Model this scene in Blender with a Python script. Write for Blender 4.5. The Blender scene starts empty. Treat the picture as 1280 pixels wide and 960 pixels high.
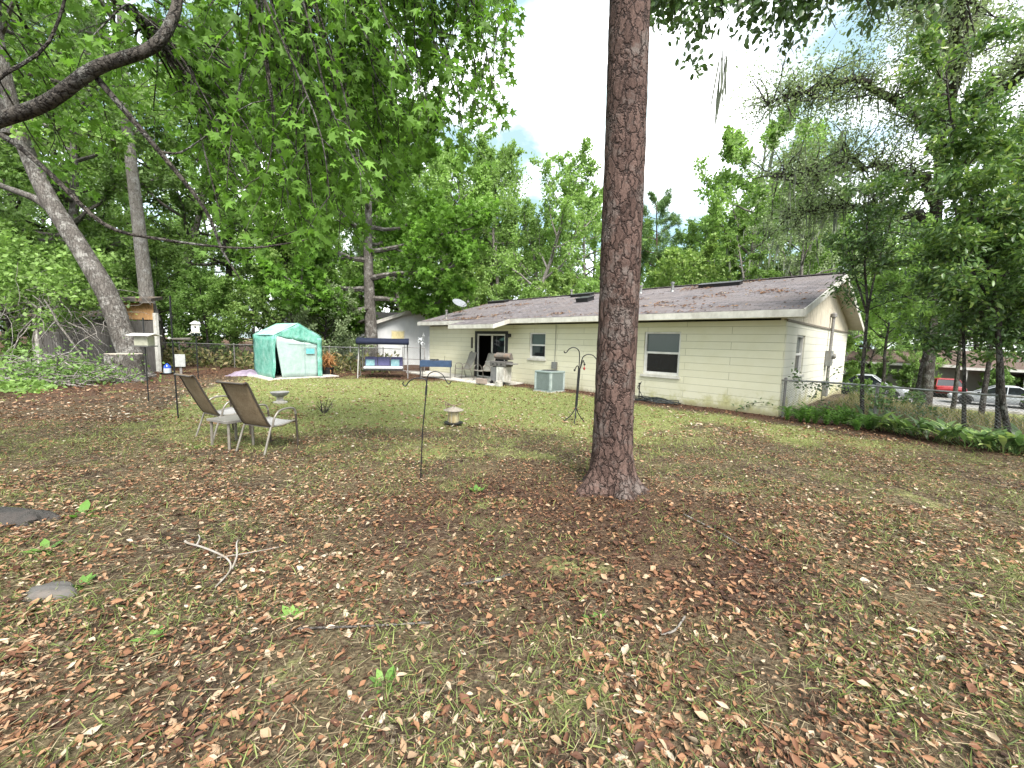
import bpy, math, random
import numpy as np
from mathutils import Vector, Matrix, Euler, noise as mn

random.seed(7)
PI = math.pi
scene = bpy.context.scene
COL = scene.collection
R_ = math.radians

# ------------------------------------------------------------------ builders
class MB:
    def __init__(s): s.v = []; s.f = []
    def add(s, vs, fs):
        o = len(s.v); s.v += [tuple(p) for p in vs]; s.f += [tuple(i + o for i in f) for f in fs]
    def box(s, x0, x1, y0, y1, z0, z1, M=None):
        p = [(x0,y0,z0),(x1,y0,z0),(x1,y1,z0),(x0,y1,z0),(x0,y0,z1),(x1,y0,z1),(x1,y1,z1),(x0,y1,z1)]
        if M is not None: p = [tuple(M @ Vector(q)) for q in p]
        s.add(p, [(0,3,2,1),(4,5,6,7),(0,1,5,4),(1,2,6,5),(2,3,7,6),(3,0,4,7)])
    def cbox(s, c, sz, rot=(0,0,0)):
        M = Matrix.Translation(c) @ Euler(rot).to_matrix().to_4x4()
        a, b, d = sz[0]/2, sz[1]/2, sz[2]/2
        s.box(-a,a,-b,b,-d,d,M)
    def tube(s, pts, r, n=6, cap=True):
        pts = [Vector(p) for p in pts]; k = len(pts)
        rs = list(r) if isinstance(r, (list, tuple)) else [r]*k
        d0 = (pts[1]-pts[0]).normalized()
        up = Vector((0,0,1)) if abs(d0.z) < .9 else Vector((1,0,0))
        nx = d0.cross(up).normalized()
        o = len(s.v)
        for i in range(k):
            d = (pts[min(i+1,k-1)] - pts[max(i-1,0)])
            if d.length < 1e-9: d = d0
            d.normalize()
            nx = (nx - d*nx.dot(d)); 
            if nx.length < 1e-6: nx = d.orthogonal()
            nx.normalize(); ny = d.cross(nx)
            for j in range(n):
                a = 2*PI*j/n
                s.v.append(tuple(pts[i] + (nx*math.cos(a) + ny*math.sin(a))*rs[i]))
        for i in range(k-1):
            for j in range(n):
                a = o+i*n+j; b = o+i*n+(j+1)%n
                s.f.append((a, b, b+n, a+n))
        if cap:
            s.f.append(tuple(o+j for j in reversed(range(n)))); s.f.append(tuple(o+(k-1)*n+j for j in range(n)))
    def lathe(s, prof, c=(0,0,0), n=20, M=None):
        o = len(s.v); k = len(prof)
        for r, z in prof:
            for j in range(n):
                a = 2*PI*j/n; p = Vector((c[0]+r*math.cos(a), c[1]+r*math.sin(a), c[2]+z))
                if M is not None: p = M @ p
                s.v.append(tuple(p))
        for i in range(k-1):
            for j in range(n):
                a = o+i*n+j; b = o+i*n+(j+1)%n
                s.f.append((a,b,b+n,a+n))
        if prof[0][0] > 1e-4: s.f.append(tuple(o+j for j in reversed(range(n))))
        if prof[-1][0] > 1e-4: s.f.append(tuple(o+(k-1)*n+j for j in range(n)))
    def prism(s, a, b):
        "closed loft between two polygons with equal counts"
        n = len(a); s.add(list(a)+list(b), [tuple(reversed(range(n))), tuple(range(n,2*n))] + [(i,(i+1)%n,n+(i+1)%n,n+i) for i in range(n)])
    def slab(s, quad, t):
        "thick sheet: quad (list of 3D points) extruded by vector t"
        t = Vector(t); s.prism([Vector(p) for p in quad], [Vector(p)+t for p in quad])
    def grid(s, fn, nu, nv):
        o = len(s.v)
        for i in range(nu+1):
            for j in range(nv+1): s.v.append(tuple(fn(i/nu, j/nv)))
        for i in range(nu):
            for j in range(nv):
                a = o+i*(nv+1)+j; s.f.append((a,a+nv+1,a+nv+2,a+1))
    def build(s, name, mat, parent=None, smooth=False, bevel=0, solid=0, loc=None):
        me = bpy.data.meshes.new(name); me.from_pydata(s.v, [], s.f); me.update()
        if smooth:
            me.polygons.foreach_set('use_smooth', [True]*len(me.polygons)); 
            try: me.set_sharp_from_angle(angle=R_(45))
            except Exception: pass
        if mat: me.materials.append(mat)
        o = bpy.data.objects.new(name, me); COL.objects.link(o)
        if parent: o.parent = parent
        if loc is not None: o.location = loc
        if solid:
            m = o.modifiers.new('t','SOLIDIFY'); m.thickness = solid; m.offset = 0
        if bevel:
            m = o.modifiers.new('b','BEVEL'); m.width = bevel; m.segments = 2; m.limit_method = 'ANGLE'
        return o

def tag(o, label=None, cat=None, group=None, kind=None):
    if label: o['label'] = label
    if cat: o['category'] = cat
    if group: o['group'] = group
    if kind: o['kind'] = kind
    return o
def empty(name, loc, rz=0, label=None, cat=None, group=None):
    o = bpy.data.objects.new(name, None); COL.objects.link(o); o.location = loc; o.rotation_euler = (0,0,rz); o.empty_display_size = .1
    return tag(o, label, cat, group)
def copy_tree(o, parent=None):
    c = o.copy(); COL.objects.link(c)
    if parent: c.parent = parent
    for ch in [x for x in o.children]: copy_tree(ch, c)
    return c

def arr_mesh(name, V, F, mat, parent=None, attrs=None, smooth=False):
    me = bpy.data.meshes.new(name)
    n, (m, k) = len(V), F.shape
    me.vertices.add(n); me.vertices.foreach_set('co', np.ascontiguousarray(V, dtype=np.float32).ravel())
    me.loops.add(m*k); me.loops.foreach_set('vertex_index', np.ascontiguousarray(F, dtype=np.int32).ravel())
    me.polygons.add(m); me.polygons.foreach_set('loop_start', np.arange(0, m*k, k, dtype=np.int32))
    try: me.polygons.foreach_set('loop_total', np.full(m, k, dtype=np.int32))
    except Exception: pass
    for an, av in (attrs or {}).items():
        a = me.attributes.new(an, 'FLOAT', 'POINT'); a.data.foreach_set('value', np.ascontiguousarray(av, dtype=np.float32))
    me.update(calc_edges=True); me.validate()
    if smooth: me.polygons.foreach_set('use_smooth', np.ones(m, dtype=bool))
    me.materials.append(mat)
    o = bpy.data.objects.new(name, me); COL.objects.link(o)
    if parent: o.parent = parent
    return o

# leaf templates: (verts, tris); x across, y along, z up
def T_leaf(w=.25, fold=.08):
    return np.array([(0,0,0),(-w,.45,fold),(0,1,-.06),(w,.45,fold)]), np.array([(0,2,1),(0,3,2)])
def T_leaf6(w=.22, fold=.06, droop=.18):
    return np.array([(0,0,0),(-w*.8,.3,fold),(w*.8,.3,fold),(0,.35,0),(-w*.85,.65,fold-droop*.4),(w*.85,.65,fold-droop*.4),(0,.68,-droop*.4),(0,1,-droop)]), \
           np.array([(0,3,1),(0,2,3),(1,3,6),(1,6,4),(3,2,5),(3,5,6),(4,6,7),(6,5,7)])
def T_star():
    v = [(0,.32,0.0)]; 
    lob = [(-150,.38),(-78,.78),(0,1.0),(78,.78),(150,.38)]
    pts = []
    angs = [90-l[0] for l in lob]
    seq = [(-115,.28)]
    # base notch, lobes alternating with sinuses
    rim = [(0,-.02)]
    for i,(a,l) in enumerate([(128,.52),(64,.72),(0,.74),(-64,.72),(-128,.52)]):
        th = R_(90+a); rim.append((l*math.cos(th), .32+l*math.sin(th)))
        if i < 4:
            th2 = R_(90+(a+[64,0,-64,-128][i])/2); rim.append((.27*math.cos(th2), .32+.27*math.sin(th2)))
    v += [(x,y,(-.10 if i%2 else .05)) for i,(x,y) in enumerate(rim)]
    n = len(rim)
    return np.array(v), np.array([(0,1+(i+1)%n,1+i) for i in range(n)])
def T_litter(w=.24, curl=.14):
    return np.array([(0,0,.02),(-w*.8,.28,curl),(w*.8,.28,curl*.8),(-w,.55,curl*.7),(w,.55,curl*1.1),(-w*.55,.8,curl*.7),(w*.55,.8,curl*.5),(0,1.02,.10),(0,.3,0),(0,.6,-.01)]), \
           np.array([(0,8,1),(0,2,8),(1,8,3),(8,9,3),(2,9,8),(2,4,9),(3,9,5),(4,6,9),(5,9,7),(9,6,7)])
def T_blade(w=.06, bend=.25):
    return np.array([(-w,0,0),(w,0,0),(w*.7,.55,-bend*.3),(-w*.7,.55,-bend*.3),(0,1,-bend)]), np.array([(0,1,2),(0,2,3),(3,2,4)])

def scatter(tmpl, P, Y, Zh, S, rng, sx=None):
    """place template at P with long axis Y, approximate normal Zh, size S -> V, F, id"""
    tv, tf = tmpl
    Y = Y/np.maximum(np.linalg.norm(Y, axis=1, keepdims=True), 1e-6)
    X = np.cross(Y, Zh); X /= np.maximum(np.linalg.norm(X, axis=1, keepdims=True), 1e-6)
    Z = np.cross(X, Y)
    S = np.broadcast_to(np.asarray(S, float), (len(P),))[:,None,None]
    sx = np.ones(len(P)) if sx is None else sx
    V = P[:,None,:] + S*(tv[None,:,0,None]*X[:,None,:]*sx[:,None,None] + tv[None,:,1,None]*Y[:,None,:] + tv[None,:,2,None]*Z[:,None,:])
    n, k = len(P), len(tv)
    F = (tf[None] + (np.arange(n)*k)[:,None,None]).reshape(-1,3)
    return V.reshape(-1,3), F, np.repeat(np.arange(n), k)
def rdir(rng, n, up=0.0, flat=1.0):
    d = rng.normal(size=(n,3)); d[:,2] = d[:,2]*flat + up
    return d/np.linalg.norm(d, axis=1, keepdims=True)

# ------------------------------------------------------------------ materials
class NT:
    def __init__(s, name):
        s.m = bpy.data.materials.new(name); s.m.use_nodes = True; s.t = s.m.node_tree; s.t.nodes.clear()
        s.out = s.n('ShaderNodeOutputMaterial')
    def n(s, typ, **kw):
        o = s.t.nodes.new(typ)
        for k, v in kw.items(): setattr(o, k, v)
        return o
    def l(s, a, b): s.t.links.new(a, b)
    def setin(s, node, key, val):
        if hasattr(val, 'is_linked') or isinstance(val, bpy.types.NodeSocket): s.l(val, node.inputs[key])
        else: node.inputs[key].default_value = val
    def pos(s, kind='Object'):
        if kind == 'World': return s.n('ShaderNodeNewGeometry').outputs['Position']
        return s.n('ShaderNodeTexCoord').outputs[kind]
    def mapv(s, vec, scale=(1,1,1), loc=(0,0,0), rot=(0,0,0)):
        m = s.n('ShaderNodeMapping'); s.l(vec, m.inputs[0]); m.inputs['Scale'].default_value = scale; m.inputs['Location'].default_value = loc; m.inputs['Rotation'].default_value = rot
        return m.outputs[0]
    def noise(s, vec, scale=5, detail=4, rough=.6, out='Fac'):
        o = s.n('ShaderNodeTexNoise'); s.l(vec, o.inputs['Vector']); o.inputs['Scale'].default_value = scale; o.inputs['Detail'].default_value = detail; o.inputs['Roughness'].default_value = rough
        return o.outputs[out]
    def vor(s, vec, scale=5, feature='F1', out='Distance', rnd=1):
        o = s.n('ShaderNodeTexVoronoi', feature=feature); s.l(vec, o.inputs['Vector']); o.inputs['Scale'].default_value = scale; o.inputs['Randomness'].default_value = rnd
        return o.outputs[out]
    def ramp(s, fac, stops, interp='LINEAR'):
        o = s.n('ShaderNodeValToRGB'); s.l(fac, o.inputs[0]); r = o.color_ramp; r.interpolation = interp
        while len(r.elements) < len(stops): r.elements.new(.5)
        for e, (p, c) in zip(r.elements, stops): e.position = p; e.color = (*c, 1) if len(c) == 3 else c
        return o.outputs[0]
    def mix(s, f, a, b, mode='MIX'):
        o = s.n('ShaderNodeMix', data_type='RGBA', blend_type=mode)
        for k, v in ((0,f),(6,a),(7,b)):
            if isinstance(v, bpy.types.NodeSocket): s.l(v, o.inputs[k])
            elif k == 0: o.inputs[0].default_value = v
            else: o.inputs[k].default_value = (*v,1)
        return o.outputs[2]
    def math(s, op, a, b=0., c=0.):
        o = s.n('ShaderNodeMath', operation=op)
        for i, v in enumerate((a,b,c)):
            if isinstance(v, bpy.types.NodeSocket): s.l(v, o.inputs[i])
            else: o.inputs[i].default_value = v
        return o.outputs[0]
    def attr(s, name): return s.n('ShaderNodeAttribute', attribute_name=name).outputs['Fac']
    def objrand(s): return s.n('ShaderNodeObjectInfo').outputs['Random']
    def bump(s, h, strength=.5, dist=.02):
        o = s.n('ShaderNodeBump'); s.l(h, o.inputs['Height']); o.inputs['Strength'].default_value = strength; o.inputs['Distance'].default_value = dist
        return o.outputs[0]
    def pr(s, base, rough=.7, metal=0., normal=None, spec=.4, **kw):
        p = s.n('ShaderNodeBsdfPrincipled')
        if isinstance(base, bpy.types.NodeSocket): s.l(base, p.inputs['Base Color'])
        else: p.inputs['Base Color'].default_value = (*base,1)
        s.setin(p, 'Roughness', rough); p.inputs['Metallic'].default_value = metal; p.inputs['Specular IOR Level'].default_value = spec
        if normal is not None: s.l(normal, p.inputs['Normal'])
        return p.outputs[0]
    def done(s, sh): s.l(sh, s.out.inputs[0]); return s.m

def simple(name, col, rough=.6, metal=0., var=.25, scale=8., bump=.15, bdist=.003, dirt=None, spec=.4):
    "paint, metal, plastic: base colour with mottled variation and a little relief"
    t = NT(name); p = t.pos('Object')
    n = t.noise(p, scale, 5, .65)
    a = tuple(c*(1-var) for c in col); b = tuple(min(1,c*(1+var*.7)) for c in col)
    c = t.ramp(n, [(.3,a),(.7,b)])
    if dirt:
        n2 = t.noise(t.mapv(p,(1,1,.4)), scale*.45, 6, .7)
        c = t.mix(t.ramp(n2, [(.48,(0,0,0)),(.68,(1,1,1))]), c, dirt)
    h = t.noise(p, scale*6, 3, .6)
    return t.done(t.pr(c, t.math('MULTIPLY_ADD', n, .25, rough-.12), metal, t.bump(h, bump, bdist), spec))

def leafmat(name, stops, trans=.42, rough=.45, tcol=1.25, spec=.3, ovar=.35):
    "leaf: colour picked per leaf (attribute tint) and per plant, thin translucent blade"
    t = NT(name)
    f = t.math('ADD', t.math('MULTIPLY', t.attr('tint'), 1-ovar), t.math('MULTIPLY', t.objrand(), ovar))
    c = t.ramp(f, stops)
    p = t.pr(c, rough, 0, None, spec)
    tr = t.n('ShaderNodeBsdfTranslucent')
    t.l(t.mix(1.0, c, (tcol, tcol*1.08, tcol*.7), 'MULTIPLY'), tr.inputs[0])
    m = t.n('ShaderNodeMixShader'); m.inputs[0].default_value = trans; t.l(p, m.inputs[1]); t.l(tr.outputs[0], m.inputs[2])
    return t.done(m.outputs[0])

def barkmat(name, a, b, crack, sc=6., zs=.22, bump=.8, lichen=None, dist=.03, cw=.11):
    t = NT(name); p = t.pos('Object')
    w = t.n('ShaderNodeVectorMath', operation='ADD'); t.l(t.mapv(p,(1,1,zs)), w.inputs[0])
    nv = t.n('ShaderNodeVectorMath', operation='SCALE'); t.l(t.noise(p, sc*.8, 3, .6, 'Color'), nv.inputs[0]); nv.inputs['Scale'].default_value = .10
    t.l(nv.outputs[0], w.inputs[1])
    e = t.vor(w.outputs[0], sc, 'DISTANCE_TO_EDGE'); cell = t.vor(w.outputs[0], sc, 'F1', 'Color')
    n = t.noise(t.mapv(p,(1,1,.3)), sc*3.2, 8, .78)
    nb_ = t.noise(t.mapv(p,(1,1,.5)), sc*1.7, 5, .7)
    e = t.math('ADD', e, t.math('MULTIPLY', t.math('SUBTRACT', nb_, .47), cw*3.2))
    sep = t.n('ShaderNodeSeparateColor'); t.l(cell, sep.inputs[0])
    base = t.ramp(t.math('MULTIPLY_ADD', sep.outputs[0], .28, t.math('MULTIPLY', n, .95)), [(.35,a),(.82,b)])
    if lichen: base = t.mix(t.ramp(t.noise(p, 2.6, 6, .75), [(.5,(0,0,0)),(.62,(1,1,1))]), base, lichen)
    c = t.mix(t.ramp(e, [(0,(1,1,1)),(cw,(0,0,0))]), base, crack)
    e2 = t.vor(w.outputs[0], sc*2.7, 'DISTANCE_TO_EDGE')
    e2 = t.math('ADD', e2, t.math('MULTIPLY', t.math('SUBTRACT', n, .45), cw*3.))
    c = t.mix(t.ramp(e2, [(0,(.6,.6,.6)),(cw,(0,0,0))]), c, crack)
    hh = t.math('ADD', t.ramp(e, [(0,(0,0,0)),(cw*1.9,(1,1,1))]), t.math('MULTIPLY', n, .9))
    return t.done(t.pr(c, .9, 0, t.bump(hh, bump, dist), .15))
# ------------------------------------------------------------------ terrain
AX, AY = 6.62, 9.92                       # near back corner of the house
NX, NY = .724, .69                        # direction into the house
DX, DY = -.69, .724                       # along the back wall, away from the street end
def ss(a, b, x): t = np.clip((x-a)/(b-a), 0, 1); return t*t*(3-2*t)
_rt = np.random.default_rng(3).random((256,256))
def vnoise(x, y):
    xi = np.floor(x).astype(int); yi = np.floor(y).astype(int); fx = x-xi; fy = y-yi
    fx = fx*fx*(3-2*fx); fy = fy*fy*(3-2*fy)
    g = lambda i, j: _rt[i & 255, j & 255]
    return (g(xi,yi)*(1-fx)+g(xi+1,yi)*fx)*(1-fy)+(g(xi,yi+1)*(1-fx)+g(xi+1,yi+1)*fx)*fy
def fbm(x, y, o=3):
    s = 0; a = .5
    for i in range(o): s = s+a*vnoise(x*2**i+17*i, y*2**i+9*i); a *= .5
    return s/(1-.5**o)
def sdist(x, y): return NX*(x-AX)+NY*(y-AY)
def terr(x, y):
    x = np.asarray(x, float); y = np.asarray(y, float)
    s = sdist(x, y); t = DX*(x-AX)+DY*(y-AY)
    z = -2.0*ss(2.5, 20, s - 5*ss(-4, 1, t) - np.clip(t-6, 0, 40)*.8)
    far = np.hypot(x, y)
    z = z + (fbm(x*.55+5, y*.55+5)-.5)*.07*ss(1.2,2.2,far) + (fbm(x*2.3, y*2.3, 2)-.5)*.03
    return z
def tz(x, y): return float(terr(x, y))
def lawn(x, y):
    n = fbm(x*.7+40, y*.7+11, 3)-.5; n2 = fbm(x*2.6, y*2.6, 2)-.5
    s = sdist(x, y)
    L = ss(5.0, 9.3, y + n*4.5 + n2*1.6 - np.clip(x-1,0,5)*.15) * ss(-.7, -1.5, s + n*.8)
    L = L*ss(-.4, 1.4, x+7.1+.44*(y-6.4) + n*2.5) * ss(17.1, 16.0, y + n*1.5)
    L = L*ss(1.0, 2.4, np.hypot(x-1.19, (y-4.59)) + n*1.2)
    L = np.maximum(L, ss(.60,.80, fbm(x*1.7+9, y*1.7+3, 3))*.55*ss(2.4,3.4,y+.6*x+3)*ss(-1,-2,s))
    front = ss(10, 16, s)*ss(30, 26, s)                # the front verge by the street
    return np.maximum(L, front*.9)
def reddish(x, y):
    n = fbm(x*1.1+3, y*1.1+71, 3)-.5
    a = ss(2.1, .5, np.hypot((x-1.0)*.75, (y-3.9)) + n*1.6)
    b = ss(-8.5, -11.5, x+.30*(y-9) + n*3)*ss(6, 12, y)
    c = ss(15.5, 17.2, y+n)*ss(1,-1,x)*.9 + ss(-1.3,-.5, sdist(x,y)+n*.7)*ss(.5,0,sdist(x,y))
    return np.clip(np.maximum(np.maximum(a*.6, b*.8), c), 0, 1)

# ------------------------------------------------------------------ ground sheet
def ground_material():
    t = NT('leafy_yard_ground'); p = t.pos('World')
    pz = t.mapv(p, (1,1,.2))
    n1 = t.noise(pz, 1.3, 5, .65); n2 = t.noise(pz, 9, 5, .7); n3 = t.noise(pz, 60, 3, .6)
    cell = t.vor(pz, 34, 'F1', 'Color'); sep = t.n('ShaderNodeSeparateColor'); t.l(cell, sep.inputs[0])
    ed = t.vor(pz, 34, 'F1', 'Distance')
    litter = t.ramp(sep.outputs[0], [(0,(.018,.014,.011)),(.35,(.042,.03,.022)),(.6,(.075,.054,.038)),(.82,(.125,.10,.072)),(1,(.21,.18,.13))])
    litter = t.mix(t.ramp(n2, [(.42,(0,0,0)),(.6,(1,1,1))]), litter, (.03,.021,.015))
    grass = t.ramp(t.math('MULTIPLY_ADD', n3, .6, t.math('MULTIPLY', n2, .4)), [(.3,(.08,.095,.032)),(.5,(.18,.20,.07)),(.72,(.30,.29,.14))])
    red = t.ramp(n3, [(.3,(.03,.014,.010)),(.55,(.085,.042,.029)),(.75,(.15,.09,.062))])
    dry = t.ramp(n3, [(.3,(.045,.036,.02)),(.7,(.16,.13,.075))])
    base = t.mix(t.ramp(n1, [(.4,(0,0,0)),(.65,(1,1,1))]), litter, dry)
    base = t.mix(t.math('MULTIPLY', t.attr('red'), .8), base, red)
    lw = t.math('ADD', t.attr('lawn'), t.math('MULTIPLY', t.math('SUBTRACT', n2, .5), 1.1))
    base = t.mix(t.ramp(lw, [(.3,(0,0,0)),(.75,(1,1,1))]), base, grass)
    h = t.math('ADD', t.math('MULTIPLY', n3, .6), t.math('MULTIPLY', ed, .8))
    return t.done(t.pr(base, .95, 0, t.bump(h, .9, .03), .1))
def spaced(lo, hi, fine, growth):
    a = [0.]; d = fine
    while a[-1] < hi:
        a.append(a[-1]+d); 
        if a[-1] > 13: d *= growth
    return a
xs = spaced(0, 420, .16, 1.13); X = np.array(sorted([-v for v in xs[1:]]+xs)); 
ys = spaced(0, 420, .16, 1.13); Y = np.array(sorted([-v for v in xs[1:] if v > 30 or v < 6]+ys))
Y = Y[(Y < -30) | (Y > -3)]
GX, GY = np.meshgrid(X, Y, indexing='ij'); V = np.stack([GX.ravel(), GY.ravel(), terr(GX.ravel(), GY.ravel())], 1)
nx_, ny_ = len(X), len(Y); idx = np.arange(nx_*ny_).reshape(nx_, ny_)
F = np.stack([idx[:-1,:-1].ravel(), idx[1:,:-1].ravel(), idx[1:,1:].ravel(), idx[:-1,1:].ravel()], 1)
gr = arr_mesh('ground', V, F, ground_material(), None, {'lawn': lawn(V[:,0], V[:,1]), 'red': reddish(V[:,0], V[:,1])}, True)
tag(gr, 'leaf strewn back yard earth with worn grass', None, None, 'structure')

# ------------------------------------------------------------------ ground cover
def view_pts(rng, n, y0, y1, power=1.0, mx=1.6):
    "points on the yard floor, thinning away with distance; only the part of the yard one can see"
    y = y0 + (y1-y0)*rng.random(n)**power; x = (rng.random(n)*2-1)*(mx*y+1.6)
    # the count is meant for the middle of the yard; widen the spread, not the gaps
    return x, y
def on_yard(x, y):
    s = sdist(x, y); t = DX*(x-AX)+DY*(y-AY)
    return (s < -.03) | (t > 16.6) 
rng = np.random.default_rng(11)
LIT = leafmat('fallen_leaf', [(0,(.024,.013,.009)),(.18,(.06,.028,.018)),(.34,(.13,.06,.033)),(.48,(.21,.105,.055)),(.6,(.27,.155,.085)),(.74,(.32,.225,.145)),(.88,(.38,.31,.225)),(1,(.40,.36,.29))], .12, .7, 1.0, .25, 0.)
def litter(name, n, y0, y1, smin, smax, power, keep, label, tshift=0., w=.24):
    x, y = view_pts(rng, n, y0, y1, power)
    k = (rng.random(n) < keep(x, y)) & on_yard(x, y); x = x[k]; y = y[k]; m = len(x)
    P = np.stack([x, y, terr(x, y)+.006+rng.random(m)*.02], 1)
    a = rng.random(m)*2*PI; Yd = np.stack([np.cos(a), np.sin(a), rng.normal(size=m)*.22], 1)
    Z = np.stack([rng.normal(size=m)*.42, rng.normal(size=m)*.42, np.where(rng.random(m)<.7,1.,-1.)], 1)
    S = smin+(smax-smin)*rng.random(m)**2.2
    V, F, i = scatter(T_litter(w, .19), P, Yd, Z, S, rng, .45+.95*rng.random(m))
    tt = np.clip(rng.beta(2.0,2.0,m)+tshift-.35*reddish(x,y), 0, 1)
    o = arr_mesh(name, V, F, LIT, None, {'tint': tt[i]}); tag(o, label, None, None, 'stuff'); return o
patch = lambda x, y: .25+.95*ss(.35,.65, fbm(x*1.5+3, y*1.5+8, 3))
litter('fallen_leaves', 40000, .5, 4.2, .018, .072, 1.0, lambda x,y: patch(x,y), 'brown and tan leaves fallen all over the near yard')
litter('fallen_leaves', 36000, 4.0, 8.0, .022, .062, 1.0, lambda x,y: patch(x,y)*(1-.5*lawn(x,y)), 'brown and tan leaves lying beyond the pine')
litter('fallen_leaves', 50000, 7.5, 19., .04, .10, 1.0, lambda x,y: (.3+.7*patch(x,y))*(1-.25*lawn(x,y)), 'fallen leaves scattered over the far lawn', .12)
litter('leaf_fragments', 80000, .5, 9.0, .014, .045, 1.0, lambda x,y: .35+.65*patch(x,y)-.3*lawn(x,y), 'small broken leaf bits among the grass', -.08, .17)
# dry straw, pine needles and short grass blades
STRAW = leafmat('dry_straw', [(0,(.03,.018,.012)),(.35,(.075,.045,.029)),(.65,(.16,.12,.074)),(1,(.34,.285,.18))], .1, .8, 1., .15, 0.)
def strands(name, n, y0, y1, lmin, lmax, w, keep, mat, label, stand=.12, bend=.15, power=1., tf=None):
    x, y = view_pts(rng, n, y0, y1, power); k = (rng.random(n) < keep(x, y)) & on_yard(x, y); x = x[k]; y = y[k]; m = len(x)
    P = np.stack([x, y, terr(x, y)+.002+rng.random(m)*(.008 if stand > .5 else .022)], 1)
    a = rng.random(m)*2*PI; Yd = np.stack([np.cos(a), np.sin(a), np.abs(rng.normal(size=m))*stand+ (stand*.6 if stand>.5 else 0)], 1)
    S = lmin+(lmax-lmin)*rng.random(m)**1.5
    V, F, i = scatter(T_blade(w, bend), P, Yd, rdir(rng, m, 1.2), S, rng, .7+.6*rng.random(m))
    tt = rng.random(m) if tf is None else np.clip(tf(x,y,m), 0, 1)
    o = arr_mesh(name, V, F, mat, None, {'tint': tt[i]}); tag(o, label, None, None, 'stuff'); return o
strands('dry_thatch', 220000, .5, 9.0, .03, .13, .016, lambda x,y: .9-.5*lawn(x,y), STRAW, 'dry straw and pine needles between the leaves', .12, .1, .8,
        lambda x,y,m: rng.random(m)-.55*reddish(x,y))
GRASS = leafmat('grass_blade', [(0,(.07,.10,.03)),(.35,(.16,.20,.06)),(.65,(.27,.30,.105)),(1,(.40,.38,.20))], .3, .6, 1.1, .2, 0.)
strands('yard_grass', 150000, .5, 7.5, .025, .085, .04, lambda x,y: (.18+.9*ss(.42,.62,fbm(x*2.1+2,y*2.1,3)))*(1-.75*reddish(x,y)), GRASS, 'thin short grass growing through the fallen leaves', .75, .35, .9,
        lambda x,y,m: rng.random(m)*.6)
strands('lawn_grass', 185000, 5.5, 18.5, .035, .085, .075, lambda x,y: np.clip(lawn(x,y)*1.15-.1,0,1), GRASS, 'worn green lawn between the pine and the house', .8, .35, 1.,
        lambda x,y,m: rng.beta(2,2,m)*.8+.15)
def field(name, n, s0, s1, t0, t1, lmin, lmax, w, mat, label, tf=None):
    s = s0+(s1-s0)*rng.random(n); t = t0+(t1-t0)*rng.random(n)
    x = AX+NX*s+DX*t; y = AY+NY*s+DY*t
    P = np.stack([x, y, terr(x,y)], 1); a = rng.random(n)*2*PI
    Yd = np.stack([np.cos(a)*.4, np.sin(a)*.4, .6+.6*rng.random(n)], 1)
    V, F, i = scatter(T_blade(w, .3), P, Yd, rdir(rng, n, .3), lmin+(lmax-lmin)*rng.random(n), rng)
    o = arr_mesh(name, V, F, mat, None, {'tint': rng.random(n)[i]}); tag(o, label, None, None, 'stuff'); return o
TALL = leafmat('tall_dry_grass', [(0,(.05,.075,.022)),(.45,(.11,.125,.045)),(.75,(.19,.165,.08)),(1,(.30,.24,.14))], .3, .7, 1., .15, 0.)
field('rough_grass', 26000, .5, 13, -9.5, -.5, .08, .30, .03, TALL, 'tall straw coloured grass beyond the chain link fence')
field('verge_grass', 14000, 12, 27, -30, 6, .1, .25, .06, GRASS, 'green roadside grass in front of the street')

# ------------------------------------------------------------------ street
ASP = NT('street_asphalt'); _p = ASP.pos('World'); _n = ASP.noise(_p, 3, 6, .7); _n2 = ASP.noise(_p, 90, 2, .5)
ASP.done(ASP.pr(ASP.ramp(ASP.math('MULTIPLY_ADD', _n2, .5, ASP.math('MULTIPLY',_n,.5)), [(.3,(.13,.128,.125)),(.7,(.24,.235,.23))]), .9, 0, ASP.bump(_n2,.4,.01), .2)); ASP = ASP.m
def strip(name, s0, s1, t0, t1, dz, mat, label):
    m = MB(); n = 80
    def f(u, v):
        t = t0+(t1-t0)*u; s = s0+(s1-s0)*v; x = AX+NX*s+DX*t; y = AY+NY*s+DY*t
        return (x, y, -2.0+dz)
    m.grid(f, n, 2); o = m.build(name, mat); tag(o, label, None, None, 'structure')
strip('street', 28.2, 34.2, -140, 34, .06, ASP, 'pale worn asphalt street beyond the front verge')
m = MB()
for s0 in (28.05, 34.2):
    for t0 in range(-140, 33, 3):
        a = [(AX+NX*s+DX*t, AY+NY*s+DY*t) for s, t in ((s0,t0),(s0+.15,t0),(s0+.15,t0+2.98),(s0,t0+2.98))]
        m.prism([(x,y,-2.2) for x,y in a], [(x,y,-1.86) for x,y in a])
CONC = simple('weathered_concrete', (.42,.40,.36), .9, 0, .25, 5, .4, .006, (.22,.20,.17))
tag(m.build('kerb', CONC), 'low concrete kerb along both sides of the street', None, None, 'structure')

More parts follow.
